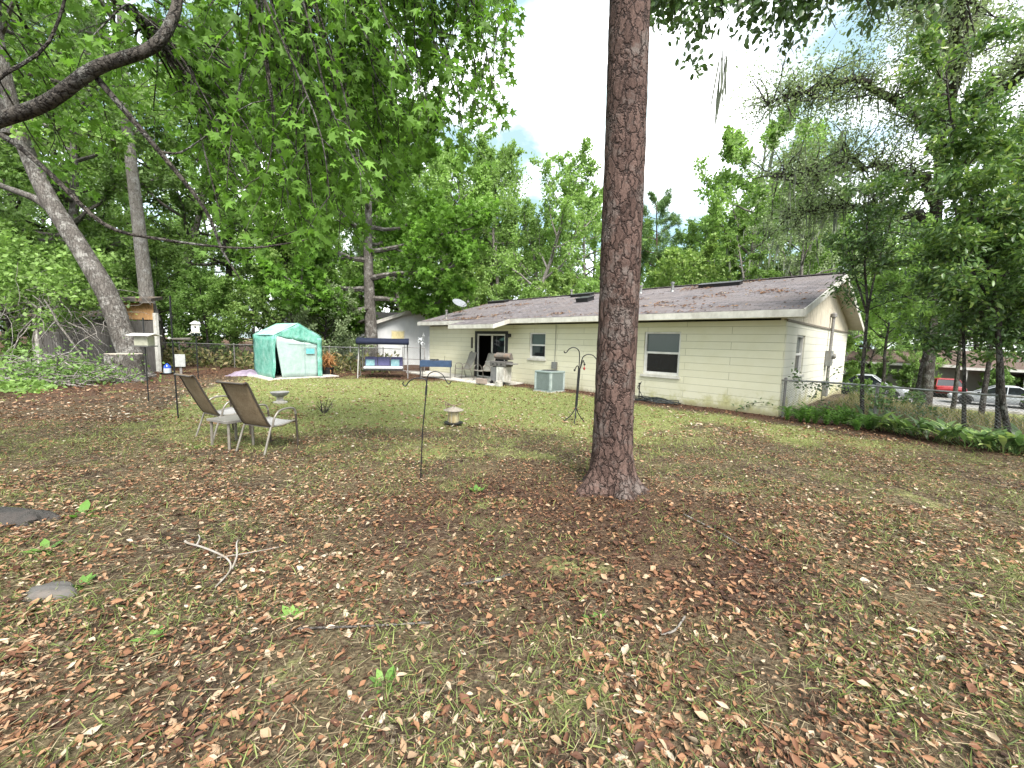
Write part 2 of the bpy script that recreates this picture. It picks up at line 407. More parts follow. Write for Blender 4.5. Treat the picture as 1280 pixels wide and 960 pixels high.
# ------------------------------------------------------------------ world, sun
w = bpy.data.worlds.new('World'); scene.world = w; w.use_nodes = True
nt = w.node_tree; nt.nodes.clear(); N_ = nt.nodes.new; L_ = nt.links.new
out = N_('ShaderNodeOutputWorld'); bg = N_('ShaderNodeBackground'); L_(bg.outputs[0], out.inputs[0])
sky = N_('ShaderNodeTexSky'); sky.sky_type = 'NISHITA'; sky.sun_disc = False; sky.sun_elevation = R_(52); sky.sun_rotation = R_(162); sky.dust_density = 2.; sky.ozone_density = 1.
tc = N_('ShaderNodeTexCoord'); mp = N_('ShaderNodeMapping'); mp.inputs['Scale'].default_value = (1,1,1.9); mp.inputs['Location'].default_value = (.35,.1,.4); L_(tc.outputs['Generated'], mp.inputs[0])
nz = N_('ShaderNodeTexNoise'); nz.inputs['Scale'].default_value = 2.3; nz.inputs['Detail'].default_value = 5; nz.inputs['Roughness'].default_value = .5; L_(mp.outputs[0], nz.inputs[0])
rp = N_('ShaderNodeValToRGB'); L_(nz.outputs[0], rp.inputs[0]); rp.color_ramp.elements[0].position = .42; rp.color_ramp.elements[1].position = .58
rp.color_ramp.elements[0].color = (.68,.68,.68,1); rp.color_ramp.elements[1].color = (1,1,1,1)
nz2 = N_('ShaderNodeTexNoise'); nz2.inputs['Scale'].default_value = 3.1; nz2.inputs['Detail'].default_value = 6; L_(mp.outputs[0], nz2.inputs[0])
cl = N_('ShaderNodeValToRGB'); L_(nz2.outputs[0], cl.inputs[0]); cl.color_ramp.elements[0].position = .42; cl.color_ramp.elements[1].position = .60
cl.color_ramp.elements[0].color = (.19,.275,.29,1); cl.color_ramp.elements[1].color = (1,1,1,1)
sc_ = N_('ShaderNodeVectorMath'); sc_.operation = 'SCALE'; L_(cl.outputs[0], sc_.inputs[0]); sc_.inputs['Scale'].default_value = 6.5
mx = N_('ShaderNodeMix'); mx.data_type = 'RGBA'; L_(rp.outputs[0], mx.inputs[0]); L_(sky.outputs[0], mx.inputs[6]); L_(sc_.outputs[0], mx.inputs[7])
L_(mx.outputs[2], bg.inputs[0]); bg.inputs[1].default_value = .075
sl = bpy.data.lights.new('sun', 'SUN'); sl.energy = 1.5; sl.angle = R_(28); sl.color = (1,.96,.9)
so = bpy.data.objects.new('sun', sl); COL.objects.link(so)
az, el = R_(-72), R_(52)      # light comes from behind and to the right of the camera
d = Vector((math.cos(el)*math.cos(az), math.cos(el)*math.sin(az), math.sin(el)))
so.rotation_euler = d.to_track_quat('Z','Y').to_euler(); so.location = (20,-20,40)
scene.view_settings.view_transform = 'Standard'; scene.view_settings.look = 'None'; scene.view_settings.gamma = 1
scene.view_settings.exposure = 2.8
scene.cycles.max_bounces = 7; scene.cycles.diffuse_bounces = 4; scene.cycles.transmission_bounces = 4; scene.cycles.glossy_bounces = 2

# ------------------------------------------------------------------ camera
cam = bpy.data.cameras.new('camera'); co = bpy.data.objects.new('camera', cam); COL.objects.link(co)
cam.sensor_width = 36; cam.lens = 36*505/1280; cam.clip_end = 2000; cam.clip_start = .05
co.matrix_world = Matrix.Translation((0,0,1.7)) @ Matrix.Rotation(R_(84),4,'X') @ Matrix.Rotation(R_(1.4),4,'Z')
scene.camera = co
# ------------------------------------------------------------------ materials for built things
def siding(name, col, flipxy=False):
    t = NT(name); p = t.pos('Object'); s = t.n('ShaderNodeSeparateXYZ'); t.l(p, s.inputs[0])
    c = t.n('ShaderNodeCombineXYZ'); t.l(t.math('ADD', s.outputs[0], s.outputs[1]), c.inputs[0]); t.l(s.outputs[2], c.inputs[1])
    b = t.n('ShaderNodeTexBrick'); t.l(c.outputs[0], b.inputs['Vector']); b.inputs['Scale'].default_value = 1
    for k, v in (('Brick Width',2.4),('Row Height',.2035),('Mortar Size',.006),('Mortar Smooth',.3)): b.inputs[k].default_value = v
    b.inputs['Color1'].default_value = (*col,1); b.inputs['Color2'].default_value = (*[q*.94 for q in col],1); b.inputs['Mortar'].default_value = (*[q*.55 for q in col],1)
    n = t.noise(p, 2.2, 6, .7); n2 = t.noise(p, 14, 4, .6)
    base = t.mix(t.ramp(n, [(.42,(0,0,0)),(.7,(.35,.35,.35))]), b.outputs[0], tuple(q*w for q, w in zip(col,(.82,.80,.66))))
    # green algae and splashed soil in the lowest courses, worst by the corner
    low = t.math('SUBTRACT', t.math('MULTIPLY_ADD', n, 1.7, -.25), t.math('MULTIPLY', s.outputs[2], .95))
    cor = t.math('MULTIPLY', t.math('ABSOLUTE', s.outputs[0]), .06)
    al = t.ramp(t.math('SUBTRACT', low, cor), [(.12,(0,0,0)),(.5,(1,1,1))])
    base = t.mix(t.math('MULTIPLY', al, .75), base, t.ramp(n2, [(.35,(.24,.23,.07)),(.65,(.42,.40,.17))]))
    dirt = t.ramp(t.math('SUBTRACT', t.math('MULTIPLY', n2, .28), s.outputs[2]), [(-.0,(0,0,0)),(.12,(1,1,1))])
    base = t.mix(t.math('MULTIPLY', dirt, .6), base, (.2,.16,.11))
    h = t.math('ADD', t.math('MULTIPLY', b.outputs['Fac'], -1.), t.math('MULTIPLY', n2, .25))
    return t.done(t.pr(base, .6, 0, t.bump(h, .7, .012), .3))
SIDE = siding('cream_painted_siding', (.585,.565,.425)); SIDE_LIT = siding('lit_cream_siding', (.60,.585,.50))  # gable copy: its brighter open-sky light is put into a whiter cream
def shingle(name, sc=1., a=(.095,.087,.092), b=(.175,.158,.163), c=(.14,.12,.115)):
    t = NT(name); p = t.pos('Object'); s = t.n('ShaderNodeSeparateXYZ'); t.l(p, s.inputs[0])
    cv = t.n('ShaderNodeCombineXYZ'); t.l(s.outputs[0], cv.inputs[0]); t.l(s.outputs[1], cv.inputs[1])
    br = t.n('ShaderNodeTexBrick'); t.l(cv.outputs[0], br.inputs['Vector']); br.inputs['Scale'].default_value = sc
    for k, v in (('Brick Width',.30),('Row Height',.14),('Mortar Size',.008),('Mortar Smooth',.2),('Bias',0.)): br.inputs[k].default_value = v
    br.inputs['Color1'].default_value = (*a,1); br.inputs['Color2'].default_value = (*b,1); br.inputs['Mortar'].default_value = (.035,.03,.03,1)
    n = t.noise(p, 1.1, 6, .7); n2 = t.noise(p, 25, 4, .7)
    base = t.mix(t.ramp(n, [(.4,(0,0,0)),(.66,(.8,.8,.8))]), br.outputs[0], c)
    st = t.noise(t.mapv(p, (2.5,.5,1)), 2.0, 6, .75)
    base = t.mix(t.ramp(st, [(.60,(0,0,0)),(.75,(.6,.6,.6))]), base, t.ramp(n2, [(.35,(.15,.075,.05)),(.65,(.30,.18,.13))]))
    h = t.math('ADD', t.math('MULTIPLY', br.outputs['Fac'], -1.), t.math('MULTIPLY', n2, .6))
    return t.done(t.pr(base, .92, 0, t.bump(h, .8, .02), .15))
ROOF = shingle('weathered_shingle'); ROOF_B = shingle('brown_shingle', 1., (.07,.05,.042), (.14,.10,.085), (.10,.07,.055))
WHITE = simple('white_paint', (.58,.57,.54), .5, 0, .1, 6, .15, .003, (.45,.43,.37))
FASC = simple('fascia_paint', (.50,.485,.435), .6, 0, .18, 5, .25, .004, (.33,.31,.27))
SOFF = simple('soffit_paint', (.55,.52,.44), .7, 0, .1, 5)
BEIGE = simple('beige_board', (.52,.47,.37), .7, 0, .12, 6, .2, .004, (.36,.31,.24))
DARKMETAL = simple('dark_metal', (.03,.03,.032), .45, .3, .3, 12)
BLACK = simple('black_iron', (.016,.016,.017), .45, .2, .3, 20)
GREYMETAL = simple('galvanised_metal', (.24,.245,.24), .5, .7, .25, 14, .15, .002, (.22,.19,.16))
GREYPOST = simple('grey_weathered_pipe', (.22,.21,.20), .6, .4, .3, 14)
ROOMDARK = simple('dark_room', (.03,.028,.026), .8)
def glass(name, col, rough=.04):
    t = NT(name); n = t.noise(t.pos('Object'), 3, 3, .5)
    return t.done(t.pr(col, rough, 0, t.bump(n, .03, .01), .6))
PANE = glass('dark_window_glass', (.012,.014,.016)); SCREEN = glass('screened_window_glass', (.055,.075,.07), .22); GLASSB = glass('blue_glass', (.02,.06,.35), .1)

# ------------------------------------------------------------------ the cream house
HZ = -46.38
house = empty('house', (AX, AY, 0), R_(HZ), 'long low cream house with a shingle roof, porch overhang and sliding door', 'house')
HL, HW, HT = 16.0, 9.5, 2.38
def wall_strip(m, u0, u1, z0, z1, holes, put):
    "rectangular wall with rectangular holes; put(u0,u1,z0,z1) adds a block"
    us = sorted({u0,u1,*[h[0] for h in holes],*[h[1] for h in holes]})
    for a, b in zip(us[:-1], us[1:]):
        hs = [h for h in holes if h[0] < (a+b)/2 < h[1]]
        z = z0
        for h in sorted(hs, key=lambda q: q[2]):
            if h[2] > z: put(a,b,z,h[2])
            z = h[3]
        if z < z1: put(a,b,z,z1)
WIN_A = (-3.70,-2.56,.80,2.10); WIN_B = (-8.65,-7.79,1.06,2.07); DOOR = (-12.04,-10.02,.05,2.07); WIN_G = (1.24,2.16,.98,2.06)
m = MB(); wall_strip(m, -HL, 0, -.4, HT, [WIN_A,WIN_B,DOOR], lambda a,b,c,d: m.box(a,b,0,.16,c,d)); m.build('wall', SIDE, house)
m = MB(); wall_strip(m, .16, HW, -.6, HT, [WIN_G], lambda a,b,c,d: m.box(-.16,0,a,b,c,d)); m.build('wall', SIDE_LIT, house)
m = MB(); m.box(-HL,-HL+.16,.16,HW,-.4,HT); m.build('wall', SIDE, house)
m = MB(); m.box(-HL+.16,-.16,HW-.16,HW,-.8,HT); m.build('wall', SIDE, house)
# floor inside and room behind the door so that the open leaf looks into depth
m = MB(); m.box(-13.5,-9.2,.165,4,-.02,.03); m.box(-13.5,-9.2,4.0,4.1,.03,2.3); m.box(-13.6,-13.5,.165,4,.03,2.3); m.box(-9.2,-9.1,.165,4,.03,2.3); m.box(-13.6,-9.1,.165,4.1,2.3,2.36); m.build('room', ROOMDARK, house)
m = MB(); m.tube([(-10.95,1.1,2.3),(-10.95,1.1,1.98)], .012); m.lathe([(.03,0),(.09,-.05),(.10,-.18),(.05,-.24)], (-10.95,1.1,2.0), 12); m.build('pendant_lamp', WHITE, house, True)
sl_ = .28; ov = .5; zt = 2.52
def roofz(y): return zt + sl_*(min(y, HW-y)+ov)
XL, XR = -HL-.32, .42; RY = HW/2
m = MB()
th = .09
m.slab([(XL,-ov,zt),(XR,-ov,zt),(XR,RY,roofz(RY)),(XL,RY,roofz(RY))], (0,0,th))
m.slab([(XL,RY+.0,roofz(RY)),(XR,RY,roofz(RY)),(XR,HW+ov,zt),(XL,HW+ov,zt)], (0,0,th))
roof = m.build('roof', ROOF, house)
m = MB(); pz = zt - sl_*.85
m.slab([(-12.25,-1.36,pz+.004),(-9.3,-1.36,pz+.004),(-9.3,-ov+.01,zt+.004),(-12.25,-ov+.01,zt+.004)], (0,0,th-.01)); m.build('porch_roof', ROOF, house)
m = MB(); k = 40
for i in range(k):
    x = XL+(XR-XL)*(i+.5)/k; m.cbox((x,RY,roofz(RY)+th+.012),((XR-XL)/k*1.02,.3,.022),(0,R_(1.2),0))
m.build('ridge_cap', ROOF, house)
# fascia and soffit
m = MB()
fb = zt-.10
m.box(XL,-12.27,-ov-.03,-ov-.003,fb,zt+.075); m.box(-9.28,XR,-ov-.03,-ov-.003,fb,zt+.075)
m.box(-12.29,-9.26,-1.392,-1.363,pz-.09,pz+.07)
for x0 in (-12.29,-9.286): m.prism([(x0,-1.363,pz-.09),(x0,-ov-.031,fb+.0),(x0,-ov-.031,zt+.07),(x0,-1.363,pz+.07)], [(x0+.026,-1.363,pz-.09),(x0+.026,-ov-.031,fb+.0),(x0+.026,-ov-.031,zt+.07),(x0+.026,-1.363,pz+.07)])
for x0 in (XR+.003, XL-.03):
    m.slab([(x0,-ov-.03,fb),(x0,-ov-.03,zt+.07),(x0,RY,roofz(RY)+.07),(x0,RY,roofz(RY)-.12)], (.027,0,0))
    m.slab([(x0,RY,roofz(RY)-.12),(x0,RY,roofz(RY)+.07),(x0,HW+ov+.03,zt+.07),(x0,HW+ov+.03,fb)], (.027,0,0))
m.build('fascia', FASC, house)
m = MB(); m.box(XL,XR,-ov,-.003,fb+.01,fb+.03)
m.slab([(-12.25,-1.36,pz-.07),(-9.3,-1.36,pz-.07),(-9.3,-ov-.035,fb+.02),(-12.25,-ov-.035,fb+.02)], (0,0,.02))
m.slab([(.0,-ov,zt-.03),(XR,-ov,zt-.03),(XR,RY,roofz(RY)-.03),(.0,RY,roofz(RY)-.03)], (0,0,.02)); m.slab([(.0,RY,roofz(RY)-.03),(XR,RY,roofz(RY)-.03),(XR,HW+ov,zt-.03),(.0,HW+ov,zt-.03)], (0,0,.02))
m.build('soffit', SOFF, house)
# gable siding: vertical boards
m = MB(); nb = 46
for i in range(nb):
    a = HW*i/nb; b = HW*(i+1)/nb
    m.prism([(-.10,a,HT+.03),(-.10,b-.012,HT+.03),(-.10,b-.012,roofz(b)-.04),(-.10,a,roofz(a)-.04)], [(.012,a,HT+.03),(.012,b-.012,HT+.03),(.012,b-.012,roofz(b)-.04),(.012,a,roofz(a)-.04)])
m.box(-.12,-.03,.02,HW-.02,HT,roofz(0)-.05); m.build('gable_siding', BEIGE, house)
m = MB(); m.box(-.05,.035,0,HW,HT-.03,HT+.025); m.build('gable_trim', simple('trim_board',(.16,.14,.11),.7), house)
m = MB()
for i in range(5): m.cbox((.022,3.0,3.12+i*.055),(.03,.3,.012),(0,.6,0))
m.box(.0135,.018,2.85,3.15,3.08,3.4); m.build('gable_vent', DARKMETAL, house)
m = MB(); m.slab([(-HL+.05,.0,HT),(-HL+.05,HW,HT),(-HL+.05,RY,roofz(RY)-.03)], (-.05,0,0)); m.build('gable_siding', BEIGE, house)
def window(win, face, depth=.09, label=None, sill=True):
    "double hung sash window; face 'y' on the back wall, 'x' on the gable"
    a, b, c, d = win
    def P(m, u0,u1,w0,w1,z0,z1):
        if face == 'y': m.box(u0,u1,w0,w1,z0,z1)
        else: m.box(-w1,-w0,u0,u1,z0,z1)
    f = MB(); fw = .055; g = .004
    P(f,a+g,a+fw,depth-.05,depth+.03,c+g,d-g); P(f,b-fw,b-g,depth-.05,depth+.03,c+g,d-g); P(f,a+fw,b-fw,depth-.05,depth+.03,d-fw,d-g); P(f,a+fw,b-fw,depth-.05,depth+.03,c+g,c+fw)
    win_o = f.build('window', WHITE, house)
    mid = (c+d)/2+.02
    r = MB(); P(r,a+fw,b-fw,depth-.035,depth+.01,mid-.03,mid+.03); P(r,a+fw,a+fw+.03,depth-.02,depth+.02,c+fw,mid-.03); P(r,b-fw-.03,b-fw,depth-.02,depth+.02,c+fw,mid-.03); P(r,a+fw+.03,b-fw-.03,depth-.02,depth+.02,c+fw,c+fw+.035); r.build('sash', WHITE, win_o)
    p = MB(); P(p,a+fw,b-fw,depth+.012,depth+.02,mid+.03,d-fw); tag(p.build('pane', SCREEN, win_o), 'screened greenish upper pane')
    p = MB(); P(p,a+fw+.03,b-fw-.03,depth+.0,depth+.008,c+fw+.035,mid-.03); tag(p.build('pane', PANE, win_o), 'dark lower pane')
    s = MB(); P(s,a-.05,b+.05,-.05,depth-.055,c-.075,c-.002); s.build('sill', FASC, win_o)
    return win_o
window(WIN_A,'y'); window(WIN_B,'y'); window(WIN_G,'x')
# sliding door
a,b,c,d = DOOR
f = MB(); f.box(a-.09,a+.045,-.012,.10,c,d-.05); f.box(b-.05,b+.12,-.012,.10,c,d-.05); f.box(a-.09,b+.12,-.014,.10,d-.05,d+.06); door = f.build('sliding_door', DARKMETAL, house)
mid = (a+b)/2+.12
f = MB()
for x0,x1 in ((a+.05,a+.13),(mid-.10,mid),(b-.13,b-.055)): f.box(x0,x1,.02,.06,c+.02,d-.06)
f.box(a+.13,mid-.10,.02,.06,d-.13,d-.06); f.box(mid,b-.13,.02,.06,d-.13,d-.06); f.box(a+.13,mid-.10,.02,.06,c+.02,c+.07); f.box(mid,b-.13,.02,.06,c+.02,c+.10); f.build('frame', WHITE, door)
f = MB(); f.box(mid,b-.13,.035,.043,c+.10,d-.13); f.build('pane', PANE, door)
f = MB(); f.box(mid-.07,mid-.04,-.01,.019,.95,1.2); f.build('handle', DARKMETAL, door)
f = MB(); f.box(b+.22,b+.30,-.10,-.001,1.88,2.02); f.lathe([(.02,.1),(.05,.06),(.055,-.05),(.02,-.07)], (b+.26,-.13,1.92), 10); f.build('porch_light', DARKMETAL, house)
f = MB(); f.box(a-.36,a-.25,-.03,-.002,1.35,1.85); f.build('thermometer_plaque', simple('dark_plaque',(.06,.055,.05)), house)
f = MB(); f.box(a-.33,a-.27,-.05,-.002,1.12,1.2); f.build('doorbell', DARKMETAL, house)
# roof fittings
def onroof(x, y, dz=0.): return (x, y, roofz(y)+th+dz)
for x0,x1,y in ((-16.1,-14.6,4.2),(-9.9,-8.75,4.2),(-3.75,-2.35,4.0)):
    f = MB(); M = Matrix.Translation(onroof((x0+x1)/2,y,.06)) @ Euler((math.atan(sl_),0,0)).to_matrix().to_4x4(); L = (x1-x0)/2
    f.box(-L,L,-.16,.16,-.055,.05,M); f.box(-L-.03,L+.03,-.19,.19,.05,.07,M); f.build('roof_vent', DARKMETAL, house)
f = MB(); M = Matrix.Translation(onroof(-7.95,2.6,.06)) @ Euler((math.atan(sl_),0,0)).to_matrix().to_4x4(); f.box(-.3,.3,-.24,.24,-.055,.09,M); f.box(-.34,.34,-.28,.28,.09,.12,M); f.build('roof_vent', DARKMETAL, house)
for x,y,h in ((-6.0,3.72,.25),(-4.6,3.56,.28),(-10.2,4.5,.25),(-14.6,.1,.35)):
    f = MB(); f.lathe([(.09,-.06),(.06,.02),(.05,.04),(.05,h),(.075,h),(.075,h+.07),(.02,h+.08)], onroof(x,y), 12); f.build('vent_pipe', GREYMETAL, house)
f = MB(); c0 = Vector(onroof(-14.15,.75))
M = Matrix.Translation(c0+Vector((-.1,-.1,.62))) @ Vector((.55,-.05,.78)).to_track_quat('Z','Y').to_matrix().to_4x4()
f.lathe([(.0,-.07),(.2,-.055),(.36,-.0),(.375,.0),(.36,.012),(.2,-.035),(.001,-.05)], (0,0,0), 24, M); dish = f.build('satellite_dish', simple('dish_grey',(.17,.18,.19),.5), house, True)
f = MB(); f.tube([c0+Vector((.05,.0,-.02)),c0+Vector((.05,0,.3)),c0+Vector((-.06,-.04,.55))],.022); f.tube([c0+Vector((-.02,-.05,.40)),c0+Vector((.42,.02,.62))],.014); f.cbox(c0+Vector((.44,.03,.66)),(.07,.12,.08),(0,0,.6)); f.build('arm', GREYPOST, dish)
# service mast and meter on the gable
f = MB(); f.tube([(.10,5.45,.4),(.10,5.45,2.75)],.045,8); f.lathe([(.05,0),(.09,.02),(.09,.12),(.03,.16)],(.10,5.45,2.75),10); f.build('service_mast', GREYPOST, house)
f = MB(); f.box(.0135,.17,5.25,5.62,1.15,1.65); f.lathe([(.09,0),(.09,.07),(.05,.10)],(0,0,0),12,Matrix.Translation((.17,5.43,1.47))@Euler((0,PI/2,0)).to_matrix().to_4x4()); f.build('meter_box', GREYMETAL, house)
f = MB(); f.box(.0135,.14,5.3,5.55,.12,.6); f.build('junction_box', GREYMETAL, house)
# conduit and disconnect above the air conditioner
f = MB(); f.box(-7.38,-7.16,-.09,-.002,.72,.98); f.tube([(-7.27,-.03,.98),(-7.27,-.03,2.36)],.009); f.tube([(-7.2,-.05,.72),(-7.14,-.09,.6),(-7.1,-.2,.55)],.018); f.build('disconnect_box', GREYMETAL, house)
# leaves and needles on the roof
rng = np.random.default_rng(5); n = 15000
x = XL+.1+(XR-XL-.2)*rng.random(n); y = -ov+(RY+ov)*rng.random(n)
k = rng.random(n) < .015+1.0*ss(.60,.74, fbm(x*.55+4, y*1.1+2, 3))+.35*ss(-.1,-.45,y)*ss(.4,.6,fbm(x*.8,y+3,2)); x=x[k]; y=y[k]; n=len(x)
P = np.stack([x,y,zt+sl_*(y+ov)+th+.012+rng.random(n)*.02],1); a_ = rng.random(n)*2*PI
V,F,i = scatter(T_litter(.16,.12), P, np.stack([np.cos(a_),np.sin(a_),sl_*np.sin(a_)],1), np.stack([rng.normal(size=n)*.2,-sl_+rng.normal(size=n)*.2,np.ones(n)],1), .05+.09*rng.random(n), rng)
rd = arr_mesh('roof_litter', V, F, LIT, None, {'tint': np.clip(rng.beta(2,3,n)+.05,0,1)[i]}); rd.location = (AX,AY,0); rd.rotation_euler = (0,0,R_(HZ))
tag(rd, 'rusty pine needles and leaves lying on the house roof', None, None, 'stuff')
def hp(x, y, z=0.):      # point given in the house's own axes
    c, s = math.cos(R_(HZ)), math.sin(R_(HZ)); return (AX+x*c-y*s, AY+x*s+y*c, z)

# patio
m = MB(); m.box(-13.9,-8.9,-1.85,-.004,-.15,.055); m.box(-15.9,-13.9,-1.45,-.004,-.15,.055)
po = m.build('patio_slab', CONC, None, bevel=.01); po.location = (AX,AY,0); po.rotation_euler = (0,0,R_(HZ)); tag(po, 'stained concrete patio slab at the sliding door', None, None, 'structure')

# air conditioner
ACM = simple('grey_green_enamel', (.19,.235,.225), .5, .1, .12, 8)
ac = empty('air_conditioner', hp(-6.63,-1.02,tz(1.49,13.0)-.01), R_(HZ), 'grey square air conditioner unit on the ground by the cream wall', 'air conditioner')
W_ = .37
m = MB(); m.box(-W_+.03,W_-.03,-W_+.03,W_-.03,.08,.66); m.build('core', simple('coil_dark',(.035,.04,.042),.7), ac)
m = MB(); m.box(-W_-.03,W_+.03,-W_-.03,W_+.03,-.06,.05); m.build('base_pad', CONC, ac)
m = MB(); m.box(-W_,W_,-W_,W_,.05,.10); m.build('base', ACM, ac)
m = MB()
for i in range(13):
    q = -W_+.10+(2*W_-.2)*i/12
    for sg in (-1,1):
        m.cbox((q, sg*(W_-.012), .39),(.022,.022,.56)); m.cbox((sg*(W_-.012), q, .39),(.022,.022,.56))
for sg in (-1,1):
    for z in (.2,.36,.52):
        m.cbox((0,sg*(W_-.026),z),(2*W_-.1,.006,.012)); m.cbox((sg*(W_-.026),0,z),(.006,2*W_-.1,.012))
m.build('side_grille', ACM, ac)
PALE_E = simple('pale_enamel',(.30,.35,.34),.5)
for sx in (-1,1):
    for sy in (-1,1): m = MB(); m.cbox((sx*(W_-.035),sy*(W_-.035),.38),(.085,.085,.57)); m.build('corner_post', PALE_E, ac, bevel=.012)
m = MB(); m.box(-W_-.01,W_+.01,-W_-.01,W_+.01,.665,.735); m.build('top_cover', ACM, ac, bevel=.02)
m = MB()
for r in np.linspace(.05,.29,7): m.tube([(r*math.cos(a),r*math.sin(a),.75) for a in np.linspace(0,2*PI,25)], .004, 4, False)
m.build('fan_guard', DARKMETAL, ac)

# hose and hydrant
hx, hy, _ = hp(-3.15,-.42)
hose = MB(); hr = random.Random(4); pts = []
for i in range(170):
    a = i*.235; r = .38+.22*math.sin(i*.113)+hr.uniform(-.03,.03)
    pts.append((1.5*r*math.cos(a)*1.05+.12*math.sin(i*.05), r*.75*math.sin(a), .025+.05*(i/170)+.05*abs(math.sin(i*.61))))
hose.tube(pts, .013, 5)
ho = hose.build('garden_hose', simple('dark_hose',(.02,.025,.024),.5), None, True); ho.location = (hx+.05,hy,tz(hx,hy)); ho.rotation_euler = (0,0,R_(HZ)); tag(ho, 'dark garden hose in a loose coil against the wall', 'hose')
yh = empty('yard_hydrant', (*hp(-3.62,-.28)[:2], 0), R_(HZ), 'short black water spigot standing by the hose', 'spigot')
m = MB(); m.tube([(0,0,-.1),(0,0,.48)],.017,8); m.tube([(0,0,.45),(0,-.06,.46),(0,-.10,.40)],.016,8); m.tube([(0,-.10,.40),(.1,-.16,.3),(.2,-.1,.1),(.3,0,.03)],.012,6); m.build('pipe', BLACK, yh, True)
m = MB(); m.cbox((0,.0,.51),(.05,.07,.05)); m.tube([(0,.02,.53),(-.0,.12,.56)],.01); m.build('handle', BLACK, yh)
# ------------------------------------------------------------------ sling chairs
FRAME = simple('champagne_metal', (.22,.20,.17), .42, .35, .15, 15)
FRAMED = simple('dark_bronze_metal', (.075,.062,.05), .45, .4, .2, 15)
def weave(name, a, b, sc=130):
    t = NT(name); p = t.pos('Object'); n = t.noise(p, 6, 5, .7); n2 = t.noise(t.mapv(p,(1,.25,.25)), sc, 2, .5)
    c = t.ramp(t.math('MULTIPLY_ADD', n2, .5, t.math('MULTIPLY', n, .5)), [(.35,a),(.65,b)])
    return t.done(t.pr(c, .8, 0, t.bump(n2,.4,.003), .2))
SLING = weave('brown_sling_fabric', (.13,.095,.055), (.235,.185,.12)); SLINGG = weave('grey_sling_fabric', (.16,.155,.135), (.27,.26,.225)); SEATF = weave('pale_grey_sling_fabric', (.22,.215,.21), (.33,.325,.32))
def bez(ps, n=12):
    ps = [Vector(p) for p in ps]; out = []
    for i in range(len(ps)-1):
        p0 = ps[max(i-1,0)]; p1 = ps[i]; p2 = ps[i+1]; p3 = ps[min(i+2,len(ps)-1)]
        for j in range(n):
            t = j/n; out.append(.5*((2*p1)+(p2-p0)*t+(2*p0-5*p1+4*p2-p3)*t*t+(3*p1-p0-3*p2+p3)*t**3))
    return out+[ps[-1]]
def sling_chair(name, loc, rz, label, group, fabric, seatfab, rail, tall=1.07):
    c = empty(name, loc, rz, label, 'chair', group)
    w = .27
    prof = bez([(0,-.14,.395),(0,-.20,.47),(0,-.36,.80),(0,-.45,tall-.06),(0,-.49,tall),(0,-.53,tall-.012)], 5)
    m = MB(); m.grid(lambda u,v: (-w+.02+(2*w-.04)*v, prof[min(int(u*(len(prof)-1)+.5),len(prof)-1)].y+.02*math.sin(PI*v)*math.sin(PI*u)*-1, prof[min(int(u*(len(prof)-1)+.5),len(prof)-1)].z), len(prof)-1, 6)
    m.build('backrest', fabric, c, True, solid=.006)
    m = MB()
    for s in (-1,1): m.tube([(s*w,p.y,p.z) for p in prof], .015, 8)
    m.tube([(-w,prof[-1].y,prof[-1].z),(w,prof[-1].y,prof[-1].z)], .014, 8); m.tube([(-w,-.14,.395),(w,-.14,.395)], .013, 8)
    m.build('back_frame', rail, c, True)
    sp = bez([(0,-.15,.40),(0,.05,.395),(0,.22,.425),(0,.27,.42),(0,.285,.40)], 4)
    m = MB(); m.grid(lambda u,v: (-w+.02+(2*w-.04)*v, sp[int(u*(len(sp)-1)+.5)].y, sp[int(u*(len(sp)-1)+.5)].z-.018*math.sin(PI*v)*math.sin(PI*u)), len(sp)-1, 6); m.build('seat', seatfab, c, True, solid=.006)
    m = MB()
    for s in (-1,1): m.tube([(s*w,p.y,p.z) for p in sp], .014, 8)
    m.tube([(-w,.285,.40),(w,.285,.40)], .013, 8); m.tube([(-w,-.14,.385),(w,-.14,.385)], .012, 8); m.build('seat_frame', FRAME, c, True)
    for s in (-1,1):
        m = MB(); m.tube(bez([(s*(w+.005),-.145,.41),(s*(w+.012),-.20,.25),(s*(w+.02),-.285,-.01)],4), .015, 8); m.build('leg', FRAME, c, True)
        m = MB(); m.tube([(s*(w+.025),.285,-.01),(s*(w+.025),.265,.40),(s*(w+.025),.255,.54)], .015, 8); m.build('leg', FRAMED, c, True)
        m = MB(); m.tube(bez([(s*(w+.018),-.13,.40),(s*(w+.028),-.11,.52),(s*(w+.03),-.03,.615),(s*(w+.03),.10,.64),(s*(w+.03),.21,.625),(s*(w+.028),.25,.57),(s*(w+.026),.255,.53)],4), .015, 8); m.build('armrest', FRAME, c, True)
    return c
def at(x, y, z=0.): return (x, y, tz(x,y)+z)
sling_chair('sling_chair', at(-3.70,6.02), R_(-21), 'brown sling chair standing nearest, right of the small side table', 'sling chairs on the lawn', SLING, SEATF, FRAMED)
sling_chair('sling_chair', at(-4.86,6.70), R_(-31), 'brown sling chair behind the small side table, near the black pole', 'sling chairs on the lawn', SLING, SEATF, FRAMED)
sling_chair('patio_chair', (*hp(-11.75,-.90)[:2],.055), R_(128), 'grey sling chair left of the sliding door, beside the blue planter', 'chairs on the patio', SLINGG, SLINGG, FRAME, 1.12)
sling_chair('patio_chair', (*hp(-10.45,-.85)[:2],.055), R_(132), 'grey sling chair in front of the sliding door, beside the grill', 'chairs on the patio', SLINGG, SLINGG, FRAME, 1.12)
